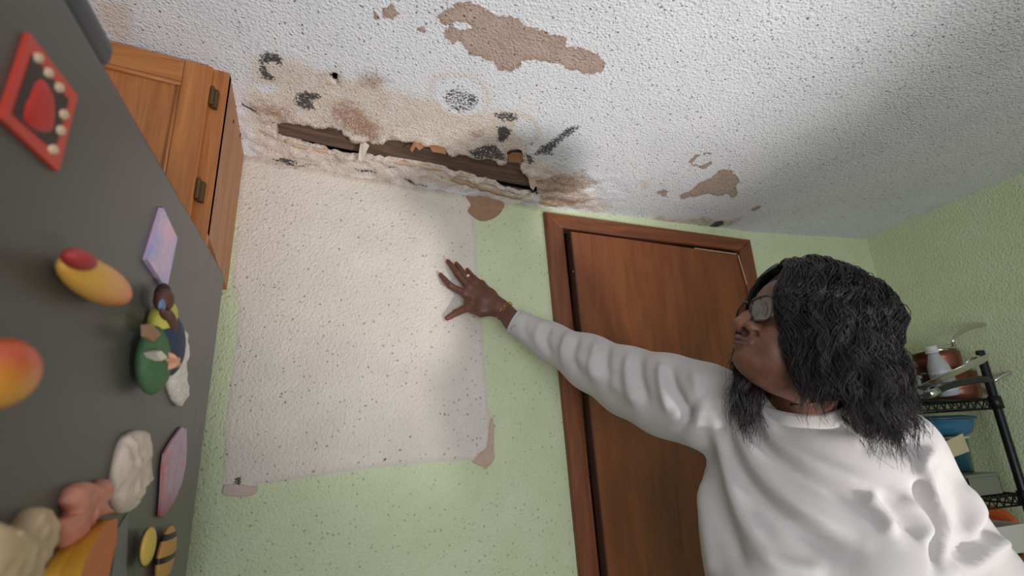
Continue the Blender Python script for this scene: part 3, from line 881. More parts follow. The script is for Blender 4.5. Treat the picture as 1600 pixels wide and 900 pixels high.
G = 'magnets on the fridge side'
def magnets():
    # red square card
    o = slab('picture_magnet', [(47, 52), (122, 150), (92, 268), (3, 185)], 0.004, plain('red_border', srgb(214, 74, 58), 0.4, 0, 0.08))
    props(o, 'square red-bordered picture magnet high on the dark fridge side', 'magnet', G)
    mid = slab('picture_panel', [(51, 84), (108, 156), (86, 236), (20, 178)], 0.0046, plain('picture_black', srgb(52, 36, 34), 0.4, 0, 0.3, 60), o, 0.003)
    red = plain('picture_red', srgb(206, 40, 34), 0.45, 0, 0.25, 120)
    puffy('picture_motif', [(50, 128), (62, 120), (74, 132), (82, 150), (84, 175), (80, 205), (66, 208), (52, 205), (40, 196), (32, 184), (36, 160), (42, 150)], 0.0058, red, o)
    cr = plain('picture_letters', srgb(226, 196, 166), 0.5, 0, 0.15)
    for x, y in ((57, 90), (73, 113), (90, 136), (97, 178), (92, 203), (81, 233)):
        puffy('letter_mark', [(x-6, y-7), (x+2, y-8), (x+7, y), (x+5, y+8), (x-3, y+8), (x-7, y+1)], 0.0062, cr, o)
    # mango
    o = thing('fruit_magnet', 'yellow and orange mango magnet lying on the fridge side', 'magnet', FRX(145, 437), G)
    mt = fruit_material('mango_skin', srgb(232, 176, 74), srgb(228, 128, 66), 1, 0.15, 0.9, srgb(212, 104, 56))
    fr_ellipsoid('fruit', (94, 410), (198, 465), 0.0180, 0.030, mt, o)
    fr_ellipsoid('stem_cap', (104, 397), (140, 414), 0.008, 0.02, plain('mango_blush', srgb(176, 56, 58), 0.5, 0, 0.3), o, 0.016)
    # peach cut by the picture edge
    o = thing('fruit_magnet', 'plump orange-red peach magnet on the fridge side', 'magnet', FRX(5, 585), G)
    fr_ellipsoid('fruit', (5, 528), (-8, 640), 0.036, 0.034, fruit_material('peach_skin', srgb(236, 160, 60), srgb(222, 92, 54), 2, 0.2, 0.75, srgb(196, 130, 40)), o)
    # iridescent card
    o = thing('card_magnet', 'pale pink and violet iridescent card magnet beside the cabinet', 'magnet', FRX(255, 388), G)
    t = NT('iridescent'); tc = t.n('ShaderNodeTexCoord').outputs['Generated']
    c = t.mix(t.mr(t.noise(tc, 2.2, 3), 0.35, 0.65), srgb(216, 172, 196), srgb(160, 158, 214))
    c = t.mix(t.mr(t.noise(tc, 7, 4, 0.7), 0.5, 0.75, 0, 0.7), c, srgb(226, 206, 214))
    slab('card', [(255.6, 325), (277.5, 372), (261, 451.7), (231, 406)], 0.006, t.out(c, 0.3), o)
    slab('card_backing', [(253.6, 323), (277.5, 372), (261, 453.7), (229, 406)], 0.004, plain('card_edge_violet', srgb(72, 56, 100), 0.5), o)
    # figurine
    o = thing('figurine_magnet', 'small seated figurine magnet with yellow top, blue skirt and green basket', 'magnet', FRX(250, 560), G)
    E = fr_ellipsoid
    E('basket', (222, 545), (258, 578), 0.042, 0.03, plain('basket_green', srgb(74, 112, 74), 0.7, 0, 0.25, 200, 0.4), o)
    E('skirt', (246, 512), (276, 562), 0.040, 0.034, plain('skirt_navy', srgb(48, 58, 84), 0.7, 0, 0.25, 90, 0.3), o)
    E('top', (252, 476), (256, 516), 0.030, 0.030, plain('top_yellow', srgb(196, 188, 84), 0.7, 0, 0.2, 150, 0.3), o)
    E('arm', (262, 484), (270, 520), 0.006, 0.014, plain('arm_brown', srgb(96, 62, 48), 0.6), o, 0.02)
    E('arm', (252, 484), (262, 500), 0.004, 0.010, plain('arm_brown', srgb(96, 62, 48), 0.6), o, 0.026)
    E('head', (251, 459), (260, 479), 0.0150, 0.022, plain('face_brown', srgb(92, 58, 46), 0.6), o, 0.008)
    E('hair', (248, 456), (259, 468), 0.0165, 0.018, plain('figurine_hair', srgb(44, 32, 30), 0.8), o, 0.004)
    E('collar', (248, 476), (256, 480), 0.008, 0.006, plain('collar_blue', srgb(110, 130, 166), 0.6), o, 0.024)
    slab('basket_lid', [(228, 508), (238, 506), (252, 522), (240, 534), (229, 526)], 0.026, plain('lid_tan', srgb(158, 122, 92), 0.7, 0, 0.25, 120), o, 0.021)
    puffy('flower', [(250, 548), (256, 556), (264, 556), (262, 566), (266, 576), (256, 574), (250, 580), (250, 568), (243, 560), (250, 558)], 0.036, plain('flower_pink', srgb(216, 158, 130), 0.7), o, 0, 0, 2)
    slab('cloth', [(243, 552), (252, 548), (262, 558), (252, 564)], 0.032, plain('cloth_white', srgb(222, 214, 202), 0.7), o, 0.02)
    puffy('fringe', [(276, 520), (284, 515), (290, 520), (290, 548), (286, 580), (288, 600), (291, 618), (287, 634), (278, 628), (270, 610), (268, 594), (272, 570), (274, 545)], 0.014, plain('fringe_white', srgb(220, 212, 204), 0.8, 0, 0.35, 220, 0.8), o, 0.004, 3)
    # white lumpy shape
    o = puffy('plaster_magnet', ZOOM([(700,140),(760,110),(808,140),(805,250),(800,380),(760,440),(740,520),(690,555),(640,545),(620,450),(640,330),(670,200)]), 0.014,
              plain('lumpy_cream', srgb(224, 204, 188), 0.6, 0, 0.1, 60, 0.5), None, 0.0065, 1)
    props(o, 'long lumpy cream-white magnet beside the purple leaf magnet', 'magnet', G)
    # pink animal
    o = puffy('animal_magnet', ZOOM([(410,420),(470,390),(530,410),(590,375),(595,450),(560,500),(585,560),(520,590),(470,640),(390,740),(350,720),(330,620),(400,560),(380,500)]), 0.016,
              plain('clay_pink', srgb(214, 142, 120), 0.55, 0, 0.15, 50, 0.3), None, 0.005, 2)
    props(o, 'pink clay animal-shaped magnet above the orange wedge magnet', 'magnet', G)
    # beige star-like
    o = puffy('shell_magnet', ZOOM([(-60,600),(0,650),(60,690),(130,640),(200,540),(260,530),(280,600),(300,670),(250,780),(200,860),(180,940),(0,980),(-80,900)]), 0.018,
              plain('shell_beige', srgb(206, 178, 142), 0.6, 0, 0.15, 50, 0.3), None, 0.004, 5)
    props(o, 'broad beige shell-like magnet low on the fridge side', 'magnet', G)
    # orange wedge with a ridge
    o = thing('wedge_magnet', 'faceted orange and amber wedge magnet below the pink clay magnet', 'magnet', FRX(145, 870), G)
    out = ZOOM([(325,880),(400,750),(480,650),(560,592),(635,588),(632,700),(600,850),(570,960),(330,960)])
    rid = ZOOM([(575,600),(520,700),(450,850),(430,950)])
    t = 0.03
    P = [FRX(x, y, t*0.4) for x, y in out]; Rr = [FRX(x, y, t) for x, y in rid]
    n = 14
    def rs(Q):
        Q = smoothpath(np.array(Q), 4); return np.array([Q[int(round(k*(len(Q)-1)/(n-1)))] for k in range(n)])
    Lf, Dg, Rt = rs([P[8], P[0], P[1], P[2], P[3]]), rs([Rr[3], Rr[2], Rr[1], Rr[0]]), rs([P[7], P[6], P[5], P[4]])
    flat = lambda Q: np.column_stack([np.full(n, XF+0.0005), Q[:, 1:]])
    for nm, rows, mat in (('amber_face', [flat(Lf), Lf, Lf*.66+Dg*.34, Lf*.33+Dg*.67, Dg], plain('amber', srgb(214, 156, 52), 0.5, 0, 0.25, 60, 0.3)),
                          ('orange_face', [Dg, Dg*.67+Rt*.33, Dg*.34+Rt*.66, Rt, flat(Rt)], plain('deep_orange', srgb(222, 112, 40), 0.5, 0, 0.25, 60, 0.3))):
        F = [(r*n+k, r*n+k+1, (r+1)*n+k+1, (r+1)*n+k) for r in range(len(rows)-1) for k in range(n-1)]
        mk(nm, np.vstack(rows), F, mat, o, False)
    # purple leaf
    o = thing('leaf_magnet', 'slim mauve leaf-shaped magnet with a dark edge', 'magnet', FRX(272, 735), G)
    leaf = ZOOM([(985,95),(1010,105),(1012,200),(1005,300),(985,400),(940,500),(890,580),(865,575),(875,450),(880,330),(890,240),(930,170)])
    t = NT('mauve'); tc = t.n('ShaderNodeTexCoord').outputs['Generated']
    sx = t.n('ShaderNodeSeparateXYZ', i_0=tc)
    c = t.mix(t.mr(t.noise(tc, 6, 4), 0.35, 0.65), srgb(172, 136, 160), srgb(192, 160, 184))
    c = t.mix(t.mr(sx.outputs[2], 0.28, 0.02), c, srgb(150, 44, 92))
    c = t.mix(t.math('MULTIPLY', t.mr(sx.outputs[1], 0.3, 0.05), t.mr(t.noise(tc, 5, 3), 0.45, 0.6)), c, srgb(206, 110, 84))
    slab('leaf', leaf, 0.006, t.out(c, 0.4), o, 0.003)
    slab('leaf_backing', [(x-1.2, y-.8) for x, y in leaf], 0.003, plain('leaf_dark_edge', srgb(66, 26, 44), 0.5), o)
    # bee
    o = thing('bee_magnet', 'small yellow and brown striped bee magnet near the wall edge', 'magnet', FRX(245, 858), G)
    E('wing', (238, 824), (224, 884), 0.026, 0.012, plain('wing_yellow', srgb(222, 186, 84), 0.5, 0, 0.15, 80), o, 0.008)
    E('wing_underside', (236, 826), (220, 884), 0.028, 0.010, plain('wing_dark', srgb(70, 52, 34), 0.6), o, 0.004)
    t = NT('bee_stripes'); tc = t.n('ShaderNodeTexCoord').outputs['Generated']
    sx = t.n('ShaderNodeSeparateXYZ', i_0=tc).outputs[2]
    w = t.math('SINE', t.math('MULTIPLY', sx, 17.0))
    E('body', (256, 838), (262, 894), 0.040, 0.018, t.out(t.mix(t.mr(w, 0.55, 0.7), srgb(190, 140, 70), srgb(40, 32, 30)), 0.5), o)
    # paper strip behind the wedge
    o = slab('paper_strip', ZOOM([(600,960),(622,780),(640,640),(690,560),(690,700),(685,860),(680,960)]), 0.0012, plain('grey_paper', srgb(128, 130, 130), 0.7, 0, 0.15, 30))
    props(o, 'narrow grey paper strip held behind the orange wedge magnet', 'paper', None)
magnets()
# ================================================================== implicit surfaces for the figure
class Field:
    def __init__(s, xs, ys, zs):
        s.xs, s.ys, s.zs = [np.asarray(a, np.float32) for a in (xs, ys, zs)]
        s.f = np.full((len(xs), len(ys), len(zs)), 0.5, np.float32)
    def sub(s, lo, hi):
        sl = []
        for a, l, h in zip((s.xs, s.ys, s.zs), lo, hi):
            i = max(0, np.searchsorted(a, l)-1); j = min(len(a), np.searchsorted(a, h)+1)
            sl.append(slice(i, max(j, i+1)))
        return tuple(sl)
    def grid(s, sl):
        return s.xs[sl[0]][:, None, None], s.ys[sl[1]][None, :, None], s.zs[sl[2]][None, None, :]
    def put(s, sl, d, k, mode='u'):
        a = s.f[sl]; d = d.astype(np.float32)
        if mode == 'u':
            if k <= 0: r = np.minimum(a, d)
            else:
                h = np.clip(0.5+0.5*(a-d)/k, 0, 1); r = a+(d-a)*h-k*h*(1-h)
        else:
            d = -d
            if k <= 0: r = np.maximum(a, d)
            else:
                h = np.clip(0.5-0.5*(a-d)/k, 0, 1); r = a+(d-a)*h+k*h*(1-h)
        s.f[sl] = r
    def cap(s, a, b, ra, rb, k=0.01, mode='u', flat=None, squash=1.0):
        """tapered capsule; flat: unit vector along which the section is scaled by 1/squash"""
        a = np.asarray(a, float); b = np.asarray(b, float); m = max(ra, rb)+0.05+k
        sl = s.sub(np.minimum(a, b)-m, np.maximum(a, b)+m); X, Y, Z = s.grid(sl)
        e = b-a; L2 = max(e@e, 1e-12)
        t = np.clip(((X-a[0])*e[0]+(Y-a[1])*e[1]+(Z-a[2])*e[2])/L2, 0, 1)
        dx, dy, dz = X-a[0]-t*e[0], Y-a[1]-t*e[1], Z-a[2]-t*e[2]
        if flat is not None:
            p = dx*flat[0]+dy*flat[1]+dz*flat[2]; q = p*(1/squash-1)
            dx, dy, dz = dx+q*flat[0], dy+q*flat[1], dz+q*flat[2]
        d = np.sqrt(dx*dx+dy*dy+dz*dz)-(ra+(rb-ra)*t)
        if flat is not None: d = d*min(1, squash)
        s.put(sl, d, k, mode)
    def ell(s, c, ax, r, k=0.01, mode='u'):
        c = np.asarray(c, float); ax = np.asarray(ax, float); r = np.asarray(r, float)
        m = np.sqrt(((ax*r[:, None])**2).sum(0))+0.045+k
        sl = s.sub(c-m, c+m); X, Y, Z = s.grid(sl)
        p = [(X-c[0])*v[0]+(Y-c[1])*v[1]+(Z-c[2])*v[2] for v in ax]
        k0 = np.sqrt(sum((q/w)**2 for q, w in zip(p, r))); k1 = np.sqrt(sum((q/(w*w))**2 for q, w in zip(p, r)))+1e-9
        s.put(sl, k0*(k0-1)/k1, k, mode)
    def plane(s, p, n, lo, hi, k=0.0):
        """remove the side that n points to, inside the box lo..hi"""
        sl = s.sub(lo, hi); X, Y, Z = s.grid(sl)
        d = -((X-p[0])*n[0]+(Y-p[1])*n[1]+(Z-p[2])*n[2]); s.put(sl, d, k, 's')
    def mesh(s):
        f = s.f; g = f < 0
        c = np.zeros(tuple(n-1 for n in f.shape), np.uint8)
        for i in (0, 1):
            for j in (0, 1):
                for k in (0, 1):
                    c += g[i:g.shape[0]-1+i, j:g.shape[1]-1+j, k:g.shape[2]-1+k]
        act = np.argwhere((c > 0) & (c < 8))
        ci = -np.ones(c.shape, np.int32); ci[act[:, 0], act[:, 1], act[:, 2]] = np.arange(len(act))
        acc = np.zeros((len(act), 3)); cnt = np.zeros(len(act))
        co = [s.xs.astype(float), s.ys.astype(float), s.zs.astype(float)]
        corners = [(i, j, k) for i in (0, 1) for j in (0, 1) for k in (0, 1)]
        for a in corners:
            for d in range(3):
                if a[d]: continue
                b = list(a); b[d] = 1
                A = act+a; B = act+b
                fa = f[A[:, 0], A[:, 1], A[:, 2]].astype(float); fb = f[B[:, 0], B[:, 1], B[:, 2]].astype(float)
                m = (fa < 0) != (fb < 0)
                t = np.where(m, fa/np.where(m, fa-fb, 1), 0)
                PA = np.stack([co[q][A[:, q]] for q in range(3)], -1); PB = np.stack([co[q][B[:, q]] for q in range(3)], -1)
                acc += np.where(m[:, None], PA+(PB-PA)*t[:, None], 0); cnt += m
        V = acc/cnt[:, None]
        Q = []
        for d in range(3):
            e1, e2 = [(1, 2), (2, 0), (0, 1)][d]
            sa = [slice(None)]*3; sb = [slice(None)]*3
            sa[d] = slice(0, -1); sb[d] = slice(1, None)
            ga, gb = g[tuple(sa)], g[tuple(sb)]
            for flip in (0, 1):
                m = (ga & ~gb) if not flip else (~ga & gb)
                I = np.argwhere(m)
                ok = (I[:, e1] > 0) & (I[:, e2] > 0) & (I[:, e1] < f.shape[e1]-1) & (I[:, e2] < f.shape[e2]-1)
                I = I[ok]
                def cell(o1, o2):
                    J = I.copy(); J[:, e1] += o1; J[:, e2] += o2; return ci[J[:, 0], J[:, 1], J[:, 2]]
                q = np.stack([cell(-1, -1), cell(0, -1), cell(0, 0), cell(-1, 0)], -1)
                Q.append(q if not flip else q[:, ::-1])
        Q = np.vstack(Q); Q = Q[(Q >= 0).all(1)]
        return V, Q

def vnormals(V, Q):
    n = np.zeros_like(V); fn = np.cross(V[Q[:, 2]]-V[Q[:, 0]], V[Q[:, 3]]-V[Q[:, 1]])
    for k in range(4): np.add.at(n, Q[:, k], fn)
    return n/(np.linalg.norm(n, axis=1)[:, None]+1e-12)
def laplace(V, Q, it=2, lam=0.5):
    for _ in range(it):
        s = np.zeros_like(V); c = np.zeros(len(V))
        for a in range(4):
            np.add.at(s, Q[:, a], V[Q[:, (a+1) % 4]]+V[Q[:, a-1]]); np.add.at(c, Q[:, a], 2)
        V = V+lam*(s/np.maximum(c, 1)[:, None]-V)
    return V
def lines(*segs):
    """segs: (lo, hi, step) in order, joined"""
    out = []
    for lo, hi, st in segs:
        n = max(1, int(round((hi-lo)/st))); out += list(np.linspace(lo, hi, n, endpoint=False))
    out.append(segs[-1][1]); return np.array(out)

# ================================================================== pose
unit = lambda v: np.asarray(v, float)/np.linalg.norm(v)
Zup = np.array([0, 0, 1.0])
NOSE = dep(1147, 504, 0.905)
vh = NOSE-CAM; vh[2] = 0; vh = unit(vh)
left_h = np.array([-vh[1], vh[0], 0])
YAW = math.radians(61); PIT = math.radians(28)
Fh = left_h*math.sin(YAW)-vh*math.cos(YAW)
HF = Fh*math.cos(PIT)+Zup*math.sin(PIT)
HL = unit(np.cross(Zup, Fh))
HU = np.cross(HF, HL)
HEAD = NOSE-0.128*HF+0.028*HU
def HP(f, l, u):
    if u < -0.03:
        if f > 0.02 and u > -0.15: f += (-0.03-u)*0.15*min(1, (f-0.02)/0.03)
        u = -0.03+(u+0.03)*0.745
    return HEAD+HF*f+HL*l+HU*u
HAX = np.array([HF, HL, HU])

SH_R = dep(1098, 628, 1.08); SH_L = dep(1396, 704, 0.93)
NECK = dep(1249, 640, 0.98)
WR = onY(784, 482.5, -0.072)
SL = [((803, 502), .036, 0), ((862, 536), .050, 1.385), ((922, 566), .064, 1.305), ((984, 597), .078, 1.225), ((1040, 618), .088, 1.15), ((1098, 634), .090, 1.075)]
SLP = [dep(p[0], p[1], d if d else proj(WR)[2]-0.035) for p, r, d in SL]; SLR = [r for _, r, _ in SL]
EL_R = SLP[1]
EL_L = dep(1520, 905, 0.90)
WR_L = EL_L+np.array([-0.06, -0.10, -0.20])
LAT = unit((SH_L-SH_R)*[1, 1, 0]); FRONT = np.array([LAT[1], -LAT[0], 0])
if FRONT@(CAM-NECK) < 0: FRONT = -FRONT
MID = (SH_R+SH_L)/2
TAX = np.array([LAT, FRONT, Zup])
PEL = np.array([MID[0]+0.02, MID[1]+0.03, 0.93])+LAT*0.02
# hand joints: pixel and distance from the wall
HAND = {
 'index':  [(727, 459, .042), (704, 447, .026), (695, 437, .015), (688.5, 429, .0085)],
 'middle': [(733, 449, .045), (714.5, 427.5, .027), (706, 415.5, .015), (700, 408, .0085)],
 'ring':   [(742, 444, .043), (726, 429.5, .027), (718, 418.5, .015), (713, 411.5, .0085)],
 'little': [(752, 444, .038), (740, 434, .023), (734, 426.5, .013), (730, 421, .0080)],
 'thumb':  [(752, 485, .054), (730, 481, .036), (713, 488.5, .018), (699, 497, .0095)],
}
HR = {'index': (.0125, .0092, .0078, .0062), 'middle': (.0125, .0094, .0080, .0064), 'ring': (.0120, .0088, .0076, .0060), 'little': (.0112, .0078, .0067, .0054), 'thumb': (.0170, .0118, .0100, .0075)}
HJ = {k: [onY(x, y, -d) for x, y, d in v] for k, v in HAND.items()}

def body_mesh():
    hx = [p[0] for v in HJ.values() for p in v]
    h0 = HEAD-0.135; h1 = HEAD+0.135
    xs = lines((min(hx)-0.02, WR[0]+0.03, 0.0021), (WR[0]+0.03, h0[0], 0.010), (h0[0], h1[0], 0.0023), (h1[0], h1[0]+0.55, 0.014))
    yb = -0.0005
    ys = lines((min(EL_L[1], WR_L[1], NECK[1])-0.25, h0[1], 0.014), (h0[1], h1[1], 0.0023), (h1[1], WR[1]-0.03, 0.008), (WR[1]-0.03, 0.006, 0.0021))
    zt = max(h1[2], max(p[2] for v in HJ.values() for p in v)+0.02)
    zs = lines((0.0, h0[2], 0.016), (h0[2], zt, 0.0024))
    F = Field(xs, ys, zs)
    # torso, legs, feet
    F.ell(MID-Zup*0.17, TAX, (0.135, 0.07, 0.22), 0.04)
    F.ell(PEL+Zup*0.05, TAX, (0.150, 0.095, 0.22), 0.04)
    F.cap(SH_R, SH_L, 0.05, 0.05, 0.05)
    for s in (-1, 1):
        hip = PEL+LAT*0.085*s; knee = hip-Zup*0.43+FRONT*0.02; ank = np.array([hip[0], hip[1], 0.085])-FRONT*0.01
        F.cap(hip, knee, 0.082, 0.055, 0.04); F.cap(knee, ank, 0.053, 0.036, 0.03)
        F.cap(ank-Zup*0.045, ank-Zup*0.05+FRONT*0.14, 0.036, 0.030, 0.02)
    # arms
    for i in range(1, 5): F.cap(SLP[i], SLP[i+1], (0.0, .034, .040, .046, .05, .05)[i], (0, .034, .040, .046, .05, .05)[i+1], 0.02)
    F.cap(SLP[1], SLP[0], 0.034, 0.027, 0.02)
    wdir = unit(WR-EL_R); hn = unit(np.array([0, -1, 0])-wdir*(-wdir[1]))
    F.cap(SLP[0], WR, 0.0275, 0.0265, 0.012, flat=hn, squash=0.78)
    F.cap(SH_L, EL_L, 0.052, 0.040, 0.03); F.cap(EL_L, WR_L, 0.040, 0.026, 0.03)
    ld = unit(WR_L-EL_L)
    F.cap(WR_L, WR_L+ld*0.085, 0.030, 0.036, 0.02, flat=LAT, squash=0.55)
    for i, o in enumerate((-.028, -.010, .010, .027)):
        a = WR_L+ld*0.09+FRONT*o; b = a+ld*0.04-LAT*0.008; c = b+ld*(0.03+0.006*(i in (1, 2)))-LAT*0.014
        F.cap(a, b, .0095, .0085, .006); F.cap(b, c, .0085, .007, .004)
    # hand on the wall
    for nm in ('index', 'middle', 'ring', 'little'):
        J = HJ[nm]; r = HR[nm]
        F.cap(WR+(J[0]-WR)*0.12, J[0], 0.0185, r[0], 0.010)
        k = 0.004
        F.cap(J[0], J[1], r[0]*0.86, r[1], 0.0035); F.cap(J[1], J[2], r[1], r[2], k*0.5); F.cap(J[2], J[3], r[2], r[3], k*0.5)
        F.ell(J[0]+np.array([0, -0.004, 0]), np.eye(3), (0.0105, 0.008, 0.0105), 0.006)
        F.ell(J[1]+np.array([0, -0.002, 0]), np.eye(3), (r[1]*1.02, r[1], r[1]*1.02), 0.003)
    J = HJ['thumb']; r = HR['thumb']
    F.cap(WR+(J[0]-WR)*0.3, J[0], 0.020, r[0], 0.012); F.cap(J[0], J[1], r[0], r[1], 0.010)
    F.cap(J[1], J[2], r[1], r[2], 0.004); F.cap(J[2], J[3], r[2], r[3], 0.003)
    F.cap(HJ['index'][0]*0.55+J[0]*0.45+np.array([0, .004, 0]), HJ['index'][0]*0.5+J[1]*0.5+np.array([0, .006, 0]), 0.011, 0.006, 0.010)
    F.cap(WR*0.5+HJ['index'][0]*0.5, WR*0.45+HJ['little'][0]*0.55, 0.017, 0.016, 0.014)
    for nm in HJ:      # nails
        J = HJ[nm]
    # neck
    F.cap(HP(-0.020, 0, -0.03), NECK+Zup*0.0, 0.055, 0.058, 0.02)
    F.cap(NECK, NECK-Zup*0.10, 0.060, 0.06, 0.02)
    # head
    F.ell(HP(-0.012, 0, 0.040), HAX, (0.098, 0.076, 0.088), 0.02)
    F.ell(HP(0.030, 0, -0.022), HAX, (0.066, 0.062, 0.088), 0.025)
    F.ell(HP(0.056, 0, 0.048), HAX, (0.042, 0.056, 0.040), 0.025)
    for s in (-1, 1):
        F.cap(HP(-0.008, .056*s, -.040), HP(-0.002, .052*s, -.072), .018, .016, .02)
        F.cap(HP(-0.002, .052*s, -.074), HP(.066, .017*s, -.099), .017, .016, .02)
        F.ell(HP(.056, .036*s, -.022), HAX, (.032, .027, .027), .018)
        F.ell(HP(.060, .030*s, -.062), HAX, (.026, .024, .026), .018)
        F.cap(HP(.088, .012*s, .030), HP(.074, .048*s, .030), .013, .011, .012)
    F.ell(HP(.078, 0, -.099), HAX, (.022, .024, .018), .014)
    F.cap(HP(.045, 0, -.098), HP(-.01, 0, -.085), .03, .04, .02)
    F.ell(HP(.074, 0, -.058), HAX, (.030, .032, .028), .014)
    for s in (-1, 1):
        F.ell(HP(.104, .030*s, .010), HAX, (.017, .017, .012), .010, 's')
        F.ell(HP(.074, .031*s, .010), HAX, (.0145, .0145, .0135), .004)
        F.cap(HP(.086, .018*s, .015), HP(.080, .043*s, .014), .0042, .0040, .004)     # upper lid
        F.cap(HP(.086, .020*s, .001), HP(.080, .042*s, .002), .0038, .0036, .004)     # lower lid
    # nose
    F.cap(HP(.090, 0, .024), HP(.110, 0, -.012), .0085, .0105, .010)
    F.cap(HP(.108, 0, -.008), HP(.1160, 0, -.026), .0110, .0142, .008)
    for s in (-1, 1):
        F.ell(HP(.102, .0180*s, -.030), HAX, (.0145, .0105, .0112), .006)
        F.ell(HP(.108, .0105*s, -.0440), HAX, (.0095, .0062, .0085), .002, 's')
        F.cap(HP(.096, .022*s, -.040), HP(.080, .035*s, -.066), .0016, .0014, .007, 's')   # cheek fold
    # lips
    for a, b, r0, r1 in (((.1085, 0, -.0590), (.0945, .024, -.0680), .0066, .0032), ((.1065, 0, -.0745), (.0935, .0235, -.0705), .0078, .0036)):
        for s in (-1, 1):
            F.cap(HP(a[0], 0, a[2]), HP(b[0], b[1]*s, b[2]), r0, r1, .003)
    for s in (-1, 1):
        F.cap(HP(.1135, 0, -.0663), HP(.100, .023*s, -.0690), .0016, .0014, .0015, 's')
    F.ell(HP(.112, 0, -.084), HAX, (.008, .022, .006), .008, 's')
    # ears
    for s in (-1, 1): F.ell(HP(-.012, .076*s, -.005), HAX, (.018, .008, .030), .008)
    # keep the palm and fingers in front of the wall
    F.plane((0, -0.0006, 0), (0, 1, 0), (-5, -0.12, 1.2), (5, 1, 3))
    V, Q = F.mesh()
    V = laplace(V, Q, 1, 0.35)
    return V, Q

def near(V, a, b):
    a = np.asarray(a); b = np.asarray(b); e = b-a
    t = np.clip(((V-a)@e)/(e@e+1e-12), 0, 1)
    return np.linalg.norm(V-a-t[:, None]*e, axis=1)

def skin_material():
    t = NT('brown_skin'); v = t.coord()
    c = t.attr('skin', 'Color')
    n = t.noise(v, 35, 4, 0.6); f = t.noise(v, 420, 3, 0.6)
    c = t.mix(t.mr(n, 0.35, 0.7, 0, 0.35), c, srgb(64, 36, 28))
    c = t.mix(t.mr(f, 0.5, 0.75, 0, 0.22), c, srgb(132, 88, 66))
    return t.out(c, t.mr(f, 0.2, 0.8, 0.42, 0.58), t.bump(f, 0.22, 0.0008), None, Subsurface_Weight=0.0)

person = thing('person', 'person in glasses and a white turtleneck shirt touching the damaged wall', 'person', (PEL[0], PEL[1], 0.0))
BV, BQ = body_mesh()
body = mk('body', BV, BQ, skin_material(), person, True)
def paint_body():
    col = np.tile(np.array(srgb(112, 71, 54)), (len(BV), 1))
    def mixin(d, r0, r1, c, amt=1.0):
        w = (sstep(r1, r0, d)*amt)[:, None]; col[:] = col*(1-w)+np.array(c)*w
    # hand slightly darker, knuckles
    mixin(np.linalg.norm(BV-WR, axis=1), 0.06, 0.16, srgb(102, 64, 50))
    for nm, J in HJ.items():
        if nm != 'thumb': mixin(np.linalg.norm(BV-J[1], axis=1), 0.004, 0.013, srgb(70, 42, 34), 0.7)
        d = unit(J[3]-J[2]); out = np.array([0, -1, 0]); out = unit(out-d*(out@d))
        c0 = J[3]+d*0.0015+out*HR[nm][3]*0.9
        w = 0.0058 if nm != 'thumb' else 0.008
        q = BV-c0; a = q@d; b = q@out; c = q@np.cross(d, out)
        m = np.sqrt((a/0.0085)**2+(c/w)**2+(np.clip(-b-0.003, 0, None)/0.003)**2)
        mixin(m, 0.7, 1.0, srgb(150, 66, 66))
        m = np.sqrt(((a-0.008)/0.0035)**2+(c/w)**2)
        mixin(m, 0.6, 1.1, srgb(116, 44, 46))
    # lips, brows, inner nostrils, eyes
    for s in (-1, 1):
        mixin(near(BV, HP(.110, 0, -.0600), HP(.099, .022*s, -.0665)), .0035, .0068, srgb(92, 60, 56))
        mixin(near(BV, HP(.108, 0, -.0735), HP(.098, .0215*s, -.0690)), .0045, .0085, srgb(100, 68, 62))
        mixin(near(BV, HP(.1125, 0, -.0663), HP(.100, .024*s, -.0690)), .0012, .003, srgb(40, 22, 20))
        mixin(np.linalg.norm(BV-HP(.108, .0105*s, -.0425), axis=1), .0068, .0092, srgb(24, 12, 11))  # dark paint stands for the shade in the nostril recess
        mixin(near(BV, HP(.098, .016*s, .031), HP(.082, .050*s, .033)), .003, .009, srgb(52, 32, 28), 0.75)
        e = np.linalg.norm(BV-HP(.0885, .031*s, .009), axis=1); mixin(e, .004, .010, srgb(200, 188, 176), 0.8); mixin(np.linalg.norm(BV-HP(.0890, .0305*s, .009), axis=1), .0045, .006, srgb(30, 18, 15))
        mixin(np.linalg.norm((BV-HP(.070, .045*s, -.02)), axis=1), 0.01, 0.04, srgb(122, 74, 54), 0.5)
    mixin(np.linalg.norm(BV-HP(.119, 0, -.022), axis=1), .004, .022, srgb(134, 86, 68), 0.7)
    color_attr(body, 'skin', col)
paint_body()

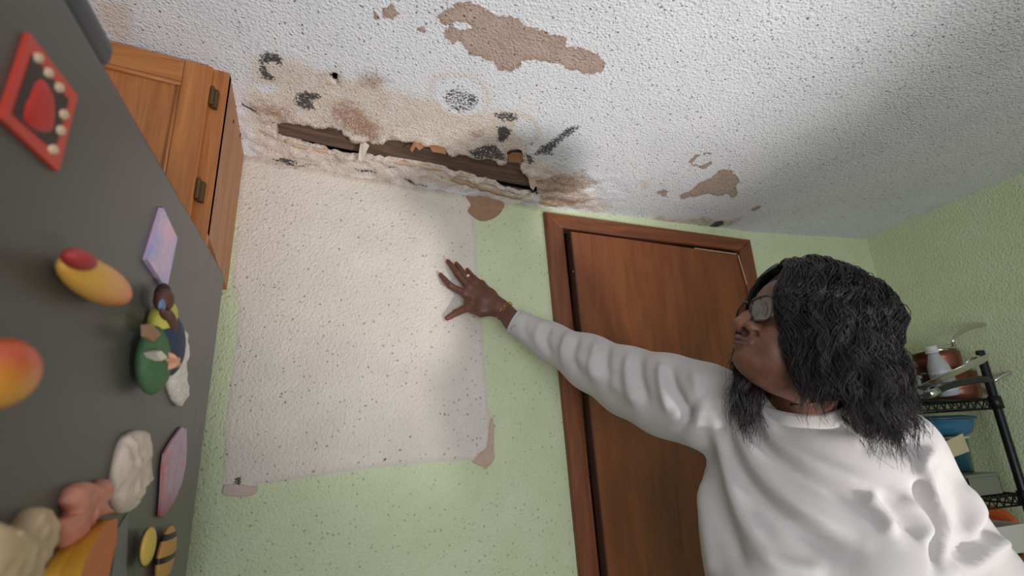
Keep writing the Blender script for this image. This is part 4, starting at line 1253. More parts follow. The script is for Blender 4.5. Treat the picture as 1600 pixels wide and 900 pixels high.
# ---- shirt
def shirt_mesh():
    lo = np.minimum.reduce([SLP[0], MID-[0.4, 0.35, 0], EL_L, WR_L])-0.10; hi = np.maximum.reduce([SLP[0], MID+[0.45, 0.3, 0], EL_L])+0.12
    st = 0.0058
    F = Field(np.arange(lo[0], hi[0], st), np.arange(lo[1], hi[1], st), np.arange(0.80, hi[2], st))
    F.ell(MID-Zup*0.20+FRONT*0.01, TAX, (0.195, 0.128, 0.25), 0.06)
    F.ell(PEL+Zup*0.08+FRONT*0.01, TAX, (0.205, 0.155, 0.30), 0.07)
    for s in (-1, 1): F.ell(MID-Zup*0.26+FRONT*0.07+LAT*0.085*s, TAX, (0.085, 0.075, 0.085), 0.06)
    F.cap(NECK-Zup*0.062, SH_R+Zup*0.0, 0.060, 0.070, 0.05); F.cap(NECK-Zup*0.062, SH_L, 0.060, 0.066, 0.05)
    for i in range(len(SLP)-1): F.cap(SLP[i], SLP[i+1], SLR[i], SLR[i+1], 0.03)
    F.cap(SH_L, EL_L, 0.074, 0.074, 0.035); F.cap(EL_L, WR_L, 0.068, 0.042, 0.03)
    # open cuffs, neck and hem
    ax = unit(SLP[0]-SLP[1])
    F.plane(SLP[0], ax, SLP[0]-0.12, SLP[0]+0.12)
    F.cap(SLP[0]+ax*0.02, SLP[0]-ax*0.03, 0.0295, 0.029, 0.0, 's')
    ax2 = unit(WR_L-EL_L); F.plane(WR_L, ax2, WR_L-0.12, WR_L+0.12); F.cap(WR_L+ax2*0.02, WR_L-ax2*0.03, 0.034, 0.033, 0.0, 's')
    V, Q = F.mesh()
    V = laplace(V, Q, 3, 0.5)
    N = vnormals(V, Q)
    # folds pulled by the raised arm: ridges and valleys traced on the front of the cloth
    uv = proj(V); face = np.clip(((CAM-V)*N).sum(1)/np.linalg.norm(CAM-V, axis=1), 0, 1)
    folds = [  # (pixel polyline, half width px, height m)
     ([(1158,622),(1178,676),(1225,726),(1300,772),(1370,812)], 13, -.008), ([(1176,622),(1205,680),(1250,712),(1320,745),(1400,790)], 15, .007),
     ([(1128,640),(1150,720),(1190,780),(1250,830),(1330,870)], 15, -.009), ([(1138,620),(1165,705),(1210,762),(1280,810),(1350,846)], 14, .007),
     ([(1100,650),(1118,740),(1140,830),(1170,900)], 13, -.009), ([(1112,640),(1132,730),(1160,810),(1215,890)], 13, .008), ([(1078,690),(1098,780),(1112,870),(1118,905)], 10, .007),
     ([(1060,700),(1085,790),(1098,900)], 9, -.006), ([(1170,860),(1230,885),(1300,895)], 14, .006),
     ([(1346,770),(1372,795),(1402,842)], 11, .010), ([(1360,768),(1400,800),(1450,850)], 9, -.008), ([(1400,770),(1440,812),(1462,850)], 10, .009),
     ([(1436,735),(1441,770),(1456,808),(1466,840),(1462,900)], 8, -.016), ([(1447,716),(1452,765),(1470,812),(1478,860)], 9, .012), ([(1462,700),(1440,720),(1437,760)], 8, .008),
     ([(1482,705),(1500,780),(1508,850)], 16, -.006), ([(1510,745),(1530,800),(1520,860)], 14, .008), ([(1480,880),(1530,842),(1578,800)], 12, -.009), ([(1490,900),(1545,862),(1590,835)], 12, .009),
     ([(1250,655),(1320,668),(1390,672)], 12, -.004), ([(1340,640),(1390,665),(1440,668)], 12, .005), ([(1330,690),(1390,700),(1440,705)], 14, -.005),
     # sleeve of the raised arm
     ([(1046,566),(1050,600),(1070,640),(1074,676)], 9, -.009), ([(1034,560),(1036,600),(1048,648)], 9, .009), ([(1112,590),(1080,640),(1052,690)], 8, -.007),
     ([(1000,550),(998,590),(1014,640)], 9, -.007), ([(985,546),(982,590),(996,640)], 9, .008), ([(950,532),(945,570),(952,612)], 8, -.006), ([(936,528),(928,565),(935,606)], 8, .007),
     ([(905,520),(896,550),(906,590)], 7, -.006), ([(892,514),(882,545),(886,580)], 7, .006), ([(862,502),(852,530),(862,562)], 6, -.005), ([(850,498),(838,522),(845,548)], 6, .005), ([(828,492),(818,510),(826,534)], 5, -.0035),
     ([(870,540),(930,580),(990,625)], 9, .005), ([(1080,572),(1092,610),(1090,650)], 10, .006)]
    def dist2(P):
        d = np.full(len(V), 1e9); tt_ = np.zeros(len(V)); n_ = len(P)-1
        for i_, (a, b) in enumerate(zip(P[:-1], P[1:])):
            e = b-a; t = np.clip(((uv[:, :2]-a)@e)/(e@e), 0, 1)
            q = np.linalg.norm(uv[:, :2]-a-t[:, None]*e, axis=1); m = q < d
            d = np.where(m, q, d); tt_ = np.where(m, (i_+t)/n_, tt_)
        return d, tt_
    dh = np.zeros(len(V))
    for P, w, h in folds:
        d, tp = dist2(smoothpath(np.array(P, float), 5))
        dh += 1.7*h*np.exp(-(d/w)**2)*(0.15+0.85*sstep(0.0, 0.25, tp)*sstep(1.0, 0.75, tp))
    V = V+N*(dh*sstep(0.05, 0.35, face))[:, None]
    w = np.array([mnoise.noise(Vector(p*9)) for p in V]); V = V+N*(0.004*w)[:, None]
    V = laplace(V, Q, 2, 0.4)
    return V, Q
def cloth_material():
    t = NT('white_jersey'); v = t.coord()
    n = t.noise(v, 16, 4, 0.6); f = t.noise(v, 520, 2, 0.6)
    c = t.mix(t.mr(n, 0.3, 0.7), srgb(180, 174, 173), srgb(190, 184, 183))
    return t.out(c, 0.85, t.bump(f, 0.2, 0.0006), None, Sheen_Weight=0.15)
M_shirt = cloth_material()
v, q = shirt_mesh()
shirt = mk('shirt', v, q, M_shirt, person, True)
for C0, C1, rr in ((SLP[0], SLP[1], SLR[0]), (WR_L, EL_L, 0.042)):
    a_, u_, w_ = frame_of(C1-C0)
    v, f = tube_v([C0+a_*0.003+(rr-0.0015)*(math.cos(x)*u_+math.sin(x)*w_) for x in np.linspace(0, 2*math.pi, 40, endpoint=False)], 0.0048, 8, closed=True)
    mk('cuff', v, f, M_shirt, person, True)
# turtleneck collar, folded over
def collar():
    top = NECK+Zup*0.030+(HP(-0.02, 0, -0.03)-NECK)*0.10; base = NECK-Zup*0.028
    ax = unit((HP(-0.02, 0, -0.05)-NECK)+Zup*0.12)
    prof = [(0.092, -0.024), (0.083, -0.010), (0.0765, 0.000), (0.0735, 0.010), (0.0745, 0.013), (0.0765, 0.016), (0.0755, 0.026), (0.0725, 0.036), (0.0690, 0.041), (0.0660, 0.040), (0.0640, 0.034), (0.0630, 0.010)]
    v, f = lathe_v([(r*1.10, h*1.12) for r, h in prof], NECK-ax*0.012, ax, 56, 1.08, LAT)
    v = [np.asarray(p)+0.0022*mnoise.noise(Vector(np.asarray(p)*38))*unit(np.asarray(p)-NECK) for p in v]
    mk('collar', v, f, M_shirt, person, True)
collar()
# trousers and shoes below the frame
def legs():
    F = Field(np.arange(PEL[0]-0.34, PEL[0]+0.34, 0.013), np.arange(PEL[1]-0.34, PEL[1]+0.34, 0.013), np.arange(0.03, 1.06, 0.013))
    F.ell(PEL+Zup*0.0, TAX, (0.185, 0.135, 0.13), 0.05)
    for s in (-1, 1):
        hip = PEL+LAT*0.088*s; knee = hip-Zup*0.43+FRONT*0.02; ank = np.array([hip[0], hip[1], 0.07])-FRONT*0.01
        F.cap(hip, knee, 0.098, 0.075, 0.04); F.cap(knee, ank, 0.075, 0.062, 0.03)
    v, q = F.mesh(); mk('trousers', laplace(v, q, 2), q, plain('dark_trousers', srgb(44, 44, 52), 0.85, 0, 0.15, 60), person, True)
    for s in (-1, 1):
        hip = PEL+LAT*0.088*s; a = np.array([hip[0], hip[1], 0.0])
        F = Field(np.arange(a[0]-0.26, a[0]+0.26, 0.009), np.arange(a[1]-0.26, a[1]+0.26, 0.009), np.arange(-0.02, 0.14, 0.009))
        F.cap(a+Zup*0.045-FRONT*0.04, a+Zup*0.04+FRONT*0.15, 0.046, 0.042, 0.01); F.cap(a+Zup*0.06, a+Zup*0.10, 0.05, 0.052, 0.02)
        F.plane((0, 0, 0.001), (0, 0, -1), (-9, -9, -1), (9, 9, 1))
        v, q = F.mesh(); mk('shoe', laplace(v, q, 1), q, plain('dark_shoe', srgb(36, 34, 34), 0.6), person, True)
legs()

# ---- hair
def hair():
    Hc = HP(-0.006, 0, 0.036)
    aF, aL, aU = 0.122, 0.104, 0.103
    zend = dep(1300, 652, 0.88)[2]
    S = []      # strand polylines
    NP = 36
    tt = np.linspace(0, 1, NP)
    def strand_path(kind, s, sgn, rho, wave, ph, zoff, flare):
        if kind == 'part':
            qq = math.sqrt(max(0.02, 1-(s/(aF*1.06))**2))
            th = np.minimum(tt/0.42, 1)*math.radians(98)
            Fc = s+0.012*np.sin(th)*(1 if s > 0.05 else 0)-0.018*np.clip(0.03-s, 0, 0.2)/0.1*np.sin(th)
            Lc = sgn*aL*rho*qq*np.sin(th+0.05); Uc = aU*rho*(0.35+0.65*qq)*np.cos(th)
        else:
            th = np.minimum(0.12+tt/0.42, 1)*math.radians(98)
            b = aF*0.64
            Fc = -b*rho*math.sin(s)*np.sin(th); Lc = aL*1.05*rho*math.cos(s)*np.sin(th); Uc = aU*rho*np.cos(th)
        P = Hc+Fc[:, None]*HF+Lc[:, None]*HL+Uc[:, None]*HU
        i0 = int(np.argmax(tt >= 0.42)); u = np.clip((tt-0.42)/0.58, 0, 1)
        fwd = 0.0
        if kind == 'part' and s > 0.04: fwd = (s-0.04)/0.048*(0.012 if sgn > 0 else 0.050)
        elif kind == 'part': fwd = 0.006
        P = P+np.outer(np.clip(tt/0.42, 0, 1)*(0.6*min(fwd, 0.03) if sgn > 0 else -0.006), Fh)
        z0 = P[i0, 2]; zt = zend+zoff
        out = P[i0]-Hc; out[2] = 0; ol = np.linalg.norm(out)+1e-9
        P[i0:] = P[i0]+np.outer(u[i0:]**1.2*flare, out/ol)+np.outer((zt-z0)*u[i0:], Zup)+np.outer(u[i0:]*(fwd-(0.6*min(fwd, 0.03) if sgn > 0 else -0.006)), Fh)
        return P
    def wavy(P, amp, wl, ph, ph2):
        L = np.concatenate([[0], np.cumsum(np.linalg.norm(np.diff(P, axis=0), axis=1))])
        g = np.clip((L-0.03)/0.12, 0, 1)*amp
        t = np.gradient(P, axis=0); t /= np.linalg.norm(t, axis=1)[:, None]+1e-9
        n = P-Hc; n -= t*(n*t).sum(1)[:, None]; n /= np.linalg.norm(n, axis=1)[:, None]+1e-9
        b = np.cross(t, n)
        return P+b*(g*np.sin(2*math.pi*L/wl+ph))[:, None]+n*(0.6*g*np.cos(2*math.pi*L/wl*1.07+ph2))[:, None]
    clumps = []
    R = random.Random(3)
    for i in range(290):
        if i < 180:
            s = R.uniform(-0.075, 0.088) if i > 40 else R.uniform(0.045, 0.088)
            sgn = 1 if R.random() < 0.62 else -1
            kind = 'part'
        else:
            s = R.uniform(0.12*math.pi, 0.88*math.pi); sgn = 1; kind = 'back'
        front = (kind == 'part' and s > 0.055)
        rho = R.uniform(0.93, 1.10) if not front else R.uniform(0.90, 1.0)
        fl = R.uniform(-0.012, 0.016) if kind == 'part' else R.uniform(-0.02, 0.014)
        if front: fl = R.uniform(-0.03, 0.004) if sgn > 0 else R.uniform(-0.02, 0.02)
        zadd = 0.0
        if kind == 'part' and sgn > 0: zadd = 0.060*float(sstep(0.015, 0.06, s))
        clumps.append((kind, s, sgn, rho, R.uniform(0, 6.28), R.uniform(0, 6.28), R.uniform(0.055, 0.11), R.uniform(0.005, 0.011), R.uniform(-0.045, 0.05)+zadd, fl))
    VV = []; FF = []; base = 0; ns = 3
    for c in clumps:
        kind, s, sgn, rho, p1, p2, wl, amp, zo, fl = c
        for k in range(26):
            ds = R.gauss(0, 0.0048)
            P = strand_path(kind, min(0.092, s+ds) if kind == 'part' else s+ds*8, sgn, rho*(1+R.gauss(0, 0.022)), 0, 0, zo+R.gauss(0, 0.018), fl+R.gauss(0, 0.004))
            wild = R.random() < 0.05
            P = wavy(P, amp*R.uniform(0.7, 1.25)*(1.5 if wild else 1), wl*R.uniform(0.985, 1.015), p1+R.gauss(0, 0.28)+(3 if wild else 0), p2+R.gauss(0, 0.3))
            r = 0.00085*np.clip(1.0-0.75*tt**3, 0.2, 1)
            t = np.gradient(P, axis=0); t /= np.linalg.norm(t, axis=1)[:, None]+1e-9
            ref = np.array([0.31, 0.52, 0.79]); u = np.cross(t, ref); u /= np.linalg.norm(u, axis=1)[:, None]+1e-9; w = np.cross(t, u)
            ring = [P+(math.cos(a)*u+math.sin(a)*w)*r[:, None] for a in (0, 2.094, 4.189)]
            VV.append(np.stack(ring, 1).reshape(-1, 3))
            i = base+np.arange(NP-1)[:, None]*ns; kk = np.arange(ns)[None, :]; ll = (kk+1) % ns
            FF.append(np.stack([i+kk, i+ll, i+ns+ll, i+ns+kk], -1).reshape(-1, 4))
            base += NP*ns
    t = NT('black_hair'); v = t.coord()
    n = t.noise(v, 60, 3)
    m = t.out(t.mix(n, srgb(17, 14, 15), srgb(42, 35, 36)), 0.38)
    h = mk('hair', np.vstack(VV), np.vstack(FF), m, person, True)
    h['kind'] = 'stuff'; h['label'] = 'black wavy shoulder-length hair'
    # dense underlayer close to the scalp
    F = Field(np.arange(HEAD[0]-0.2, HEAD[0]+0.2, 0.005), np.arange(HEAD[1]-0.2, HEAD[1]+0.2, 0.005), np.arange(zend+0.02, HEAD[2]+0.2, 0.005))
    F.ell(Hc, HAX, (0.112, 0.094, 0.096), 0.0)
    F.cap(HP(-0.045, 0, 0), HP(-0.045, 0, 0)-Zup*0.07, 0.088, 0.080, 0.03)
    F.ell(HP(0.122, 0, -0.028), HAX, (0.100, 0.068, 0.122), 0.012, 's')
    F.cap(HP(0.06, 0, -0.10), HP(0.02, 0, -0.22), 0.075, 0.08, 0.01, 's')
    vv, qq = F.mesh(); vv = laplace(vv, qq, 1)
    u = mk('hair_base', vv, qq, plain('hair_underlayer', srgb(20, 17, 19), 0.7, 0, 0.3, 90, 0.4), person, True)
hair()

# ---- glasses
def glasses():
    KG = math.tan(math.radians(14))
    def HP(f, l, u): return HEAD+HF*(f+0.003+KG*(u-0.012))+HL*l+HU*(u+0.002)
    M_rim = plain('tortoise_frame', srgb(48, 34, 28), 0.25, 0, 0.4, 120)
    t = NT('lens_glass'); tr = t.n('ShaderNodeBsdfTransparent'); gl = t.n('ShaderNodeBsdfGlossy'); gl.inputs['Roughness'].default_value = 0.04
    tr.inputs[0].default_value = (0.86, 0.86, 0.82, 1)
    fr = t.n('ShaderNodeFresnel'); fr.inputs[0].default_value = 1.75
    mx = t.n('ShaderNodeMixShader', i_0=t.math('ADD', fr.outputs[0], t.mr(t.noise(t.coord(), 20, 2), 0.3, 0.7, 0.07, 0.20)), i_1=tr.outputs[0], i_2=gl.outputs[0])
    t.t.links.new(mx.outputs[0], t.t.nodes['Material Output'].inputs[0]); M_lens = t.m
    g = mk('glasses', *tube_v(smoothpath([HP(.1165, -.0095, .012), HP(.1195, 0, .015), HP(.1165, .0095, .012)], 4), 0.0020, 8), M_rim, person, True)
    g['label'] = 'dark-framed rectangular eyeglasses'
    for s in (-1, 1):
        c = (0.112, 0.0355*s, -0.002)
        loop = []
        n = 40
        for i in range(n):
            a = 2*math.pi*i/n; ca, sa = math.cos(a), math.sin(a)
            e = 0.5
            x = 0.0260*math.copysign(abs(ca)**e, ca); y = 0.0218*math.copysign(abs(sa)**e, sa)
            y *= 1.0-0.06*(x*s < 0)
            loop.append(HP(c[0]-0.006*((x*s+0.026)/0.052)**1.5*2, c[1]+x, c[2]+y))
        v, f = tube_v(loop, 0.0024, 8, closed=True); mk('rim', v, f, M_rim, g, True)
        L = np.array(loop); cc = L.mean(0)
        V = list(L)+[cc+HF*0.0012]; F = [(i, (i+1) % n, n) for i in range(n)]
        V += [p-HF*0.0016 for p in L]+[cc-HF*0.0004]; F += [((i+1) % n+n+1, i+n+1, 2*n+1) for i in range(n)]
        mk('lens', V, F, M_lens, g, True)
        v, f = tube_v(smoothpath([HP(.099, .0615*s, .012), HP(.085, .071*s, .010), HP(.03, .077*s, .008), HP(-.012, .080*s, .004), HP(-.03, .079*s, -.012)], 4), 0.0019, 8)
        mk('temple', v, f, M_rim, g, True)
        v, f = ellipsoid_v(HP(.097, .0625*s, .012), np.array([HF*.0016, HL*.0016, HU*.0016]), 8, 6); mk('rivet', v, f, plain('rivet_silver', srgb(220, 220, 220), 0.2, 1.0), g)
glasses()

# ---- bracelet and ring
def jewellery():
    M_gold = plain('gold', srgb(206, 160, 84), 0.25, 1.0, 0.1)
    ax = unit(WR-EL_R); c = WR+(EL_R-WR)*0.062
    n1 = unit(np.array([0, -1, 0])-ax*(-ax[1])); n2 = np.cross(ax, n1)
    b = thing('bracelet', 'thin gold chain bracelet on the reaching wrist', 'bracelet', c)
    b.parent = person; b.location = Vector(c)-person.location
    del b['category']
    K = 11
    for i in range(K):
        a0, a1 = 2*math.pi*(i+0.06)/K, 2*math.pi*(i+0.94)/K
        if i % 2 == 0: a0, a1 = a0-0.10, a1+0.10
        else: a0, a1 = a0+0.08, a1-0.08
        loop = []
        for k in range(16):
            t = 2*math.pi*k/16
            u = (math.cos(t)*0.5+0.5); a = a0+(a1-a0)*u
            rr1, rr2 = 0.0245, 0.0305
            loop.append(c+n1*math.cos(a)*rr1+n2*math.sin(a)*rr2+ax*0.0030*np.sign(math.sin(t))*abs(math.sin(t))**0.5)
        v, f = tube_v(loop, 0.0009, 6, closed=True); mk('link', v, f, M_gold, b, True)
    J = HJ['ring']; d = unit(J[1]-J[0]); p = J[0]+(J[1]-J[0])*0.66
    u = unit(np.array([0, -1, 0])-d*(-d[1])); w = np.cross(d, u); r = 0.0108
    loop = [p+r*(math.cos(a)*u+math.sin(a)*w) for a in np.linspace(0, 2*math.pi, 24, endpoint=False)]
    v, f = tube_v(loop, 0.0013, 6, closed=True); rg = mk('finger_ring', v, f, M_gold, person, True)
    rg['label'] = 'gold finger ring with a round pale stone'
    v, f = ellipsoid_v(p+u*(r+0.002), np.array([d*.0042, w*.0042, u*.0028]), 10, 6); mk('stone', v, f, plain('pale_stone', srgb(236, 224, 206), 0.1, 0, 0.2, 300, 0.3), rg)
jewellery()
# ================================================================== wire rack in the corner
M_black = plain('black_powder_coat', srgb(26, 26, 28), 0.35, 0.3, 0.2)
M_steel = plain('polished_steel', srgb(206, 204, 200), 0.16, 1.0, 0.06)
M_copper = plain('copper_enamel', srgb(128, 72, 56), 0.34, 0.5, 0.18, 30)
M_blackp = plain('black_handle', srgb(28, 28, 30), 0.4)
RX0, RX1, RY0, RY1 = 1.56, 2.03, -0.32, -0.035
SHELVES = (1.475, 1.19, 0.86, 0.25)
def rack():
    r = thing('wire_rack', 'black wire shelving rack crowded with pots in the green corner', 'rack', ((RX0+RX1)/2, (RY0+RY1)/2, 0))
    for x in (RX0, RX1):
        for y in (RY0, RY1):
            v, f = lathe_v([(0, 0), (0.012, 0), (0.0125, 0.01), (0.0125, 1.625), (0.0115, 1.63), (0, 1.63)], (x, y, 0), n=14); p = mk('post', v, f, M_black, r, True)
            for z in SHELVES:
                v, f = lathe_v([(0.0126, -0.022), (0.019, -0.020), (0.0175, 0.018), (0.0126, 0.020)], (x, y, z-0.012), n=14); mk('collar', v, f, M_black, p, True)
    for z in SHELVES:
        s = None
        m = MB()
        for zz in (z-0.004, z-0.032):
            for a, b in (((RX0, RY0), (RX1, RY0)), ((RX0, RY1), (RX1, RY1)), ((RX0, RY0), (RX0, RY1)), ((RX1, RY0), (RX1, RY1))):
                m.add(*tube_v([(a[0], a[1], zz), (b[0], b[1], zz)], 0.0032, 6))
        s = m.build('shelf_frame', M_black, r, True)
        for (x0, y0, x1, y1, n) in ((RX0, RY0, RX1, RY0, 26), (RX1, RY0, RX1, RY1, 16), (RX0, RY1, RX1, RY1, 26), (RX0, RY0, RX0, RY1, 16)):
            P = [(x0+(x1-x0)*i/n, y0+(y1-y0)*i/n, z-0.005 if i % 2 else z-0.031) for i in range(n+1)]
            v, f = tube_v(P, 0.0022, 5); mk('truss_wire', v, f, M_black, s)
        proto = None
        for i in range(1, 22):
            x = RX0+(RX1-RX0)*i/22
            v, f = tube_v([(x, RY0, z), (x, RY1, z)], 0.0016, 5)
            mk('shelf_wire', v, f, M_black, s)
rack()
ZS = SHELVES[0]+0.0018
def pan_handle(P, r0, r1, flat=0.55, n=10): return tube_v(smoothpath(P, 6), np.interp(np.linspace(0, 1, (len(P)-1)*6+1), [0, .3, 1], [r0, r0*0.85, r1]), n, flat=flat, upv=(0, 0, 1) if False else None)
def pot(name, label, c, r, h, mat, group=None, rim=True, lidmat=None):
    t = thing(name, label, 'pot', c, group)
    prof = [(0.0, 0.0), (r*0.80, 0.0), (r*0.93, h*0.06), (r*0.99, h*0.22), (r, h*0.5), (r, h), (r*1.015, h), (r*0.985, h-0.001), (r*0.97, h*0.5), (r*0.9, h*0.10), (0, h*0.06)]
    v, f = lathe_v(prof, c, (0, 0, 1), 40); mk('bowl', v, f, mat, t, True)
    if rim:
        v, f = lathe_v([(r*1.0, h-0.006), (r*1.022, h-0.005), (r*1.03, h), (r*1.01, h+0.003), (r*0.975, h+0.001), (r*0.975, h-0.006)], c, (0, 0, 1), 40); mk('rim', v, f, M_steel, t, True)
    return t
GP = 'copper pots on the wire rack'
# lower copper saucepan
CL = np.array([2.018, -0.215, ZS]); hl = 0.098
t = pot('saucepan', 'copper saucepan on the rack shelf holding a smaller copper pan', CL, 0.076, hl, M_copper, GP)
v, f = lathe_v([(0.0775, 0.030), (0.0785, 0.033), (0.0775, 0.036)], CL, n=40); mk('groove_band', v, f, M_copper, t, True)
hs = onY(1549, 606, -0.285)
v, f = pan_handle([onY(1550, 604, -0.285), onY(1553, 597, -0.31), onY(1568, 587, -0.33), onY(1590, 580, -0.35), onY(1625, 576, -0.37)], 0.0062, 0.008); mk('handle', v, f, M_steel, t, True)
v, f = ellipsoid_v(hs+[0, 0.004, -0.012], np.diag([0.009, 0.006, 0.014]), 10, 6); mk('handle_plate', v, f, M_steel, t, True)
v, f = ellipsoid_v(hs+[-0.002, -0.002, -0.010], np.diag([0.004, 0.003, 0.004]), 8, 6); mk('rivet', v, f, M_steel, t, True)
# upper copper saucepan stacked on it
CU = np.array([CL[0]-0.028, CL[1]+0.004, ZS+hl+0.004]); hu = 0.066
t = pot('saucepan', 'copper pan with a raised steel handle stacked on another saucepan', CU, 0.066, hu, M_copper, GP)
a = onY(1489, 541, -0.285)
v, f = pan_handle([a, onY(1490, 531, -0.295), onY(1500, 520, -0.30), onY(1520, 511, -0.31), onY(1543, 506, -0.315)], 0.0068, 0.0085); mk('handle', v, f, M_steel, t, True)
v, f = box_v(a+[-0.030, 0.002, -0.011], a+[0.030, 0.010, 0.008], 0.004); mk('handle_plate', v, f, M_steel, t)
for dx in (-0.021, 0.021):
    v, f = ellipsoid_v(a+[dx, 0.0, 0.0], np.diag([0.0045, 0.003, 0.0045]), 8, 6); mk('rivet', v, f, M_steel, t, True)
# copper pot with a glass lid beside them
M_glass = plain('clear_glass', (0.92, 0.95, 0.93, 1), 0.05, 0, 0.02, 20, 0, Transmission_Weight=0.9, IOR=1.3)
CG = np.array([1.84, -0.145, ZS])
t = pot('stockpot', 'copper pot with a domed glass lid behind the black hair', CG, 0.082, 0.115, M_copper, GP)
v, f = lathe_v([(0.082, 0.118), (0.078, 0.128), (0.062, 0.142), (0.040, 0.151), (0.015, 0.155), (0.0, 0.1555), (0.0, 0.153), (0.04, 0.148), (0.062, 0.139), (0.077, 0.125)], CG, n=40); l = mk('lid', v, f, M_glass, t, True)
v, f = lathe_v([(0.005, 0.155), (0.005, 0.166), (0.016, 0.170), (0.017, 0.176), (0.0, 0.178)], CG, n=20); mk('knob', v, f, M_blackp, l, True)
# tilted steel pan with a loop handle
t = thing('steel_skillet', 'shiny steel skillet tilted on the rack with a small loop handle', 'pan', onY(1440, 602, -0.36))
axd = unit(np.array([-0.27, 0.33, 1.0])); e1 = unit(np.cross([0, 1, 0], axd)); e2 = np.cross(axd, e1)
PC = onY(1487, 581, -0.455)
SK = 0.098/0.1405
v, f = lathe_v([(a*SK, b*0.38) for a, b in [(0, -0.035), (0.105, -0.035), (0.122, -0.028), (0.132, -0.006), (0.139, 0.001), (0.1405, 0.004), (0.137, 0.0085), (0.129, -0.002), (0.118, -0.024), (0.0, -0.031)]], PC, axd, 56); mk('pan', v, f, M_steel, t, True)
L0 = PC+e1*0.096
v, f = tube_v(smoothpath([L0-e2*0.022, L0+e1*0.016-e2*0.020+axd*0.006, L0+e1*0.026+axd*0.010, L0+e1*0.016+e2*0.020+axd*0.006, L0+e2*0.022], 5), 0.0042, 8); mk('loop_handle', v, f, M_steel, t, True)
# dark frying pan with a long black handle
t = thing('frying_pan', 'black-handled frying pan with a silver ferrule on the rack shelf', 'pan', onY(1420, 625, -0.335))
FC = np.array([1.655, -0.235, ZS])
v, f = lathe_v([(0, 0.0), (0.046, 0.0), (0.058, 0.012), (0.064, 0.034), (0.066, 0.036), (0.062, 0.034), (0.054, 0.014), (0.0, 0.004)], FC, n=40); mk('pan', v, f, M_blackp, t, True)
Yh = -0.350
v, f = tube_v(smoothpath([FC+[0.03, -0.05, 0.03], onY(1435, 621, Yh+0.004), onY(1452, 616, Yh)], 5), 0.008, 8); mk('handle_arm', v, f, M_blackp, t, True)
v, f = tube_v([onY(1450, 616, Yh), onY(1464, 612, Yh)], 0.0125, 14); mk('ferrule', v, f, plain('ferrule_silver', srgb(196, 202, 194), 0.2, 0.9, 0.05), t, True)
v, f = tube_v(smoothpath([onY(1464, 612, Yh), onY(1480, 604, Yh), onY(1505, 597, Yh), onY(1530, 593, Yh), onY(1546, 594, Yh)], 6), np.interp(np.linspace(0, 1, 25), [0, .2, .8, 1], [.0105, .0120, .0140, .009]), 12, flat=0.8); mk('handle', v, f, M_blackp, t, True)
# bottle
def bottle():
    base = onY(1486, 627, -0.272); base[2] = ZS+0.013; top = onY(1453, 541, -0.272)
    t = thing('bottle', 'grey-white plastic bottle with a white cap between the copper pans', 'bottle', base)
    ax = unit(top-base); H = np.linalg.norm(top-base)
    Mb = plain('bottle_plastic', srgb(176, 178, 180), 0.35, 0, 0.06); Ml = plain('bottle_label', srgb(190, 192, 196), 0.5, 0, 0.06); Mk_ = plain('label_black', srgb(30, 30, 32), 0.5)
    r = 0.031
    v, f = lathe_v([(0, 0.002), (r*0.9, 0.0), (r, 0.004), (r, H*0.50), (r*0.93, H*0.60), (r*0.62, H*0.74), (r*0.50, H*0.82), (r*0.48, H*0.86), (0, H*0.86)], base, ax, 28); mk('body', v, f, Mb, t, True)
    v, f = lathe_v([(0, H*0.86), (r*0.60, H*0.86), (r*0.62, H*0.87), (r*0.60, H*0.905), (r*0.57, H*0.908), (r*0.58, H*0.915), (r*0.58, H*0.98), (r*0.52, H), (0, H)], base, ax, 28); mk('cap', v, f, plain('cap_white', srgb(206, 206, 208), 0.45), t, True)
    v, f = lathe_v([(r*1.012, H*0.10), (r*1.015, H*0.11), (r*1.015, H*0.49), (r*1.012, H*0.50)], base, ax, 28); lb = mk('label', v, f, Ml, t, True)
    v, f = lathe_v([(r*1.02, H*0.14), (r*1.022, H*0.145), (r*1.022, H*0.185), (r*1.02, H*0.19)], base, ax, 28); mk('label_band', v, f, Mk_, lb, True)
    # lettering wrapped on the label, facing the room
    out = unit((CAM-base)-ax*((CAM-base)@ax)); side = np.cross(ax, out)*-1
    side = np.cross(out, ax); 
    if proj(base+side*0.01)[0] < proj(base)[0]: side = -side
    def text(body, size, h):
        cu = bpy.data.curves.new('lettering', 'FONT'); cu.body = body; cu.size = size; cu.align_x = 'CENTER'; cu.extrude = 0.0
        tmp = bpy.data.objects.new('tmp', cu); COL.objects.link(tmp)
        dg = bpy.context.evaluated_depsgraph_get(); me = bpy.data.meshes.new_from_object(tmp.evaluated_get(dg))
        co = [v.co.copy() for v in me.vertices]; fs = [tuple(p.vertices) for p in me.polygons]
        bpy.data.objects.remove(tmp)
        V = []
        for c in co:
            a = c.x/(r*1.02); V.append(base+ax*(h+c.y)+(out*math.cos(a)+side*math.sin(a))*(r*1.022))
        mk('lettering', V, fs, Mk_, lb)
    text('UNITED', 0.0165, H*0.38)
    for k in range(5):      # second, unreadable line: short dark strokes
        a0 = -0.34+0.15*k
        q = [base+ax*(H*0.245+dh)+(out*math.cos(a0+da)+side*math.sin(a0+da))*(r*1.023) for da, dh in ((0, 0), (0.1, 0), (0.1, 0.006), (0, 0.006))]
        mk('lettering', q, [(0, 1, 2, 3)], Mk_, lb)
bottle()
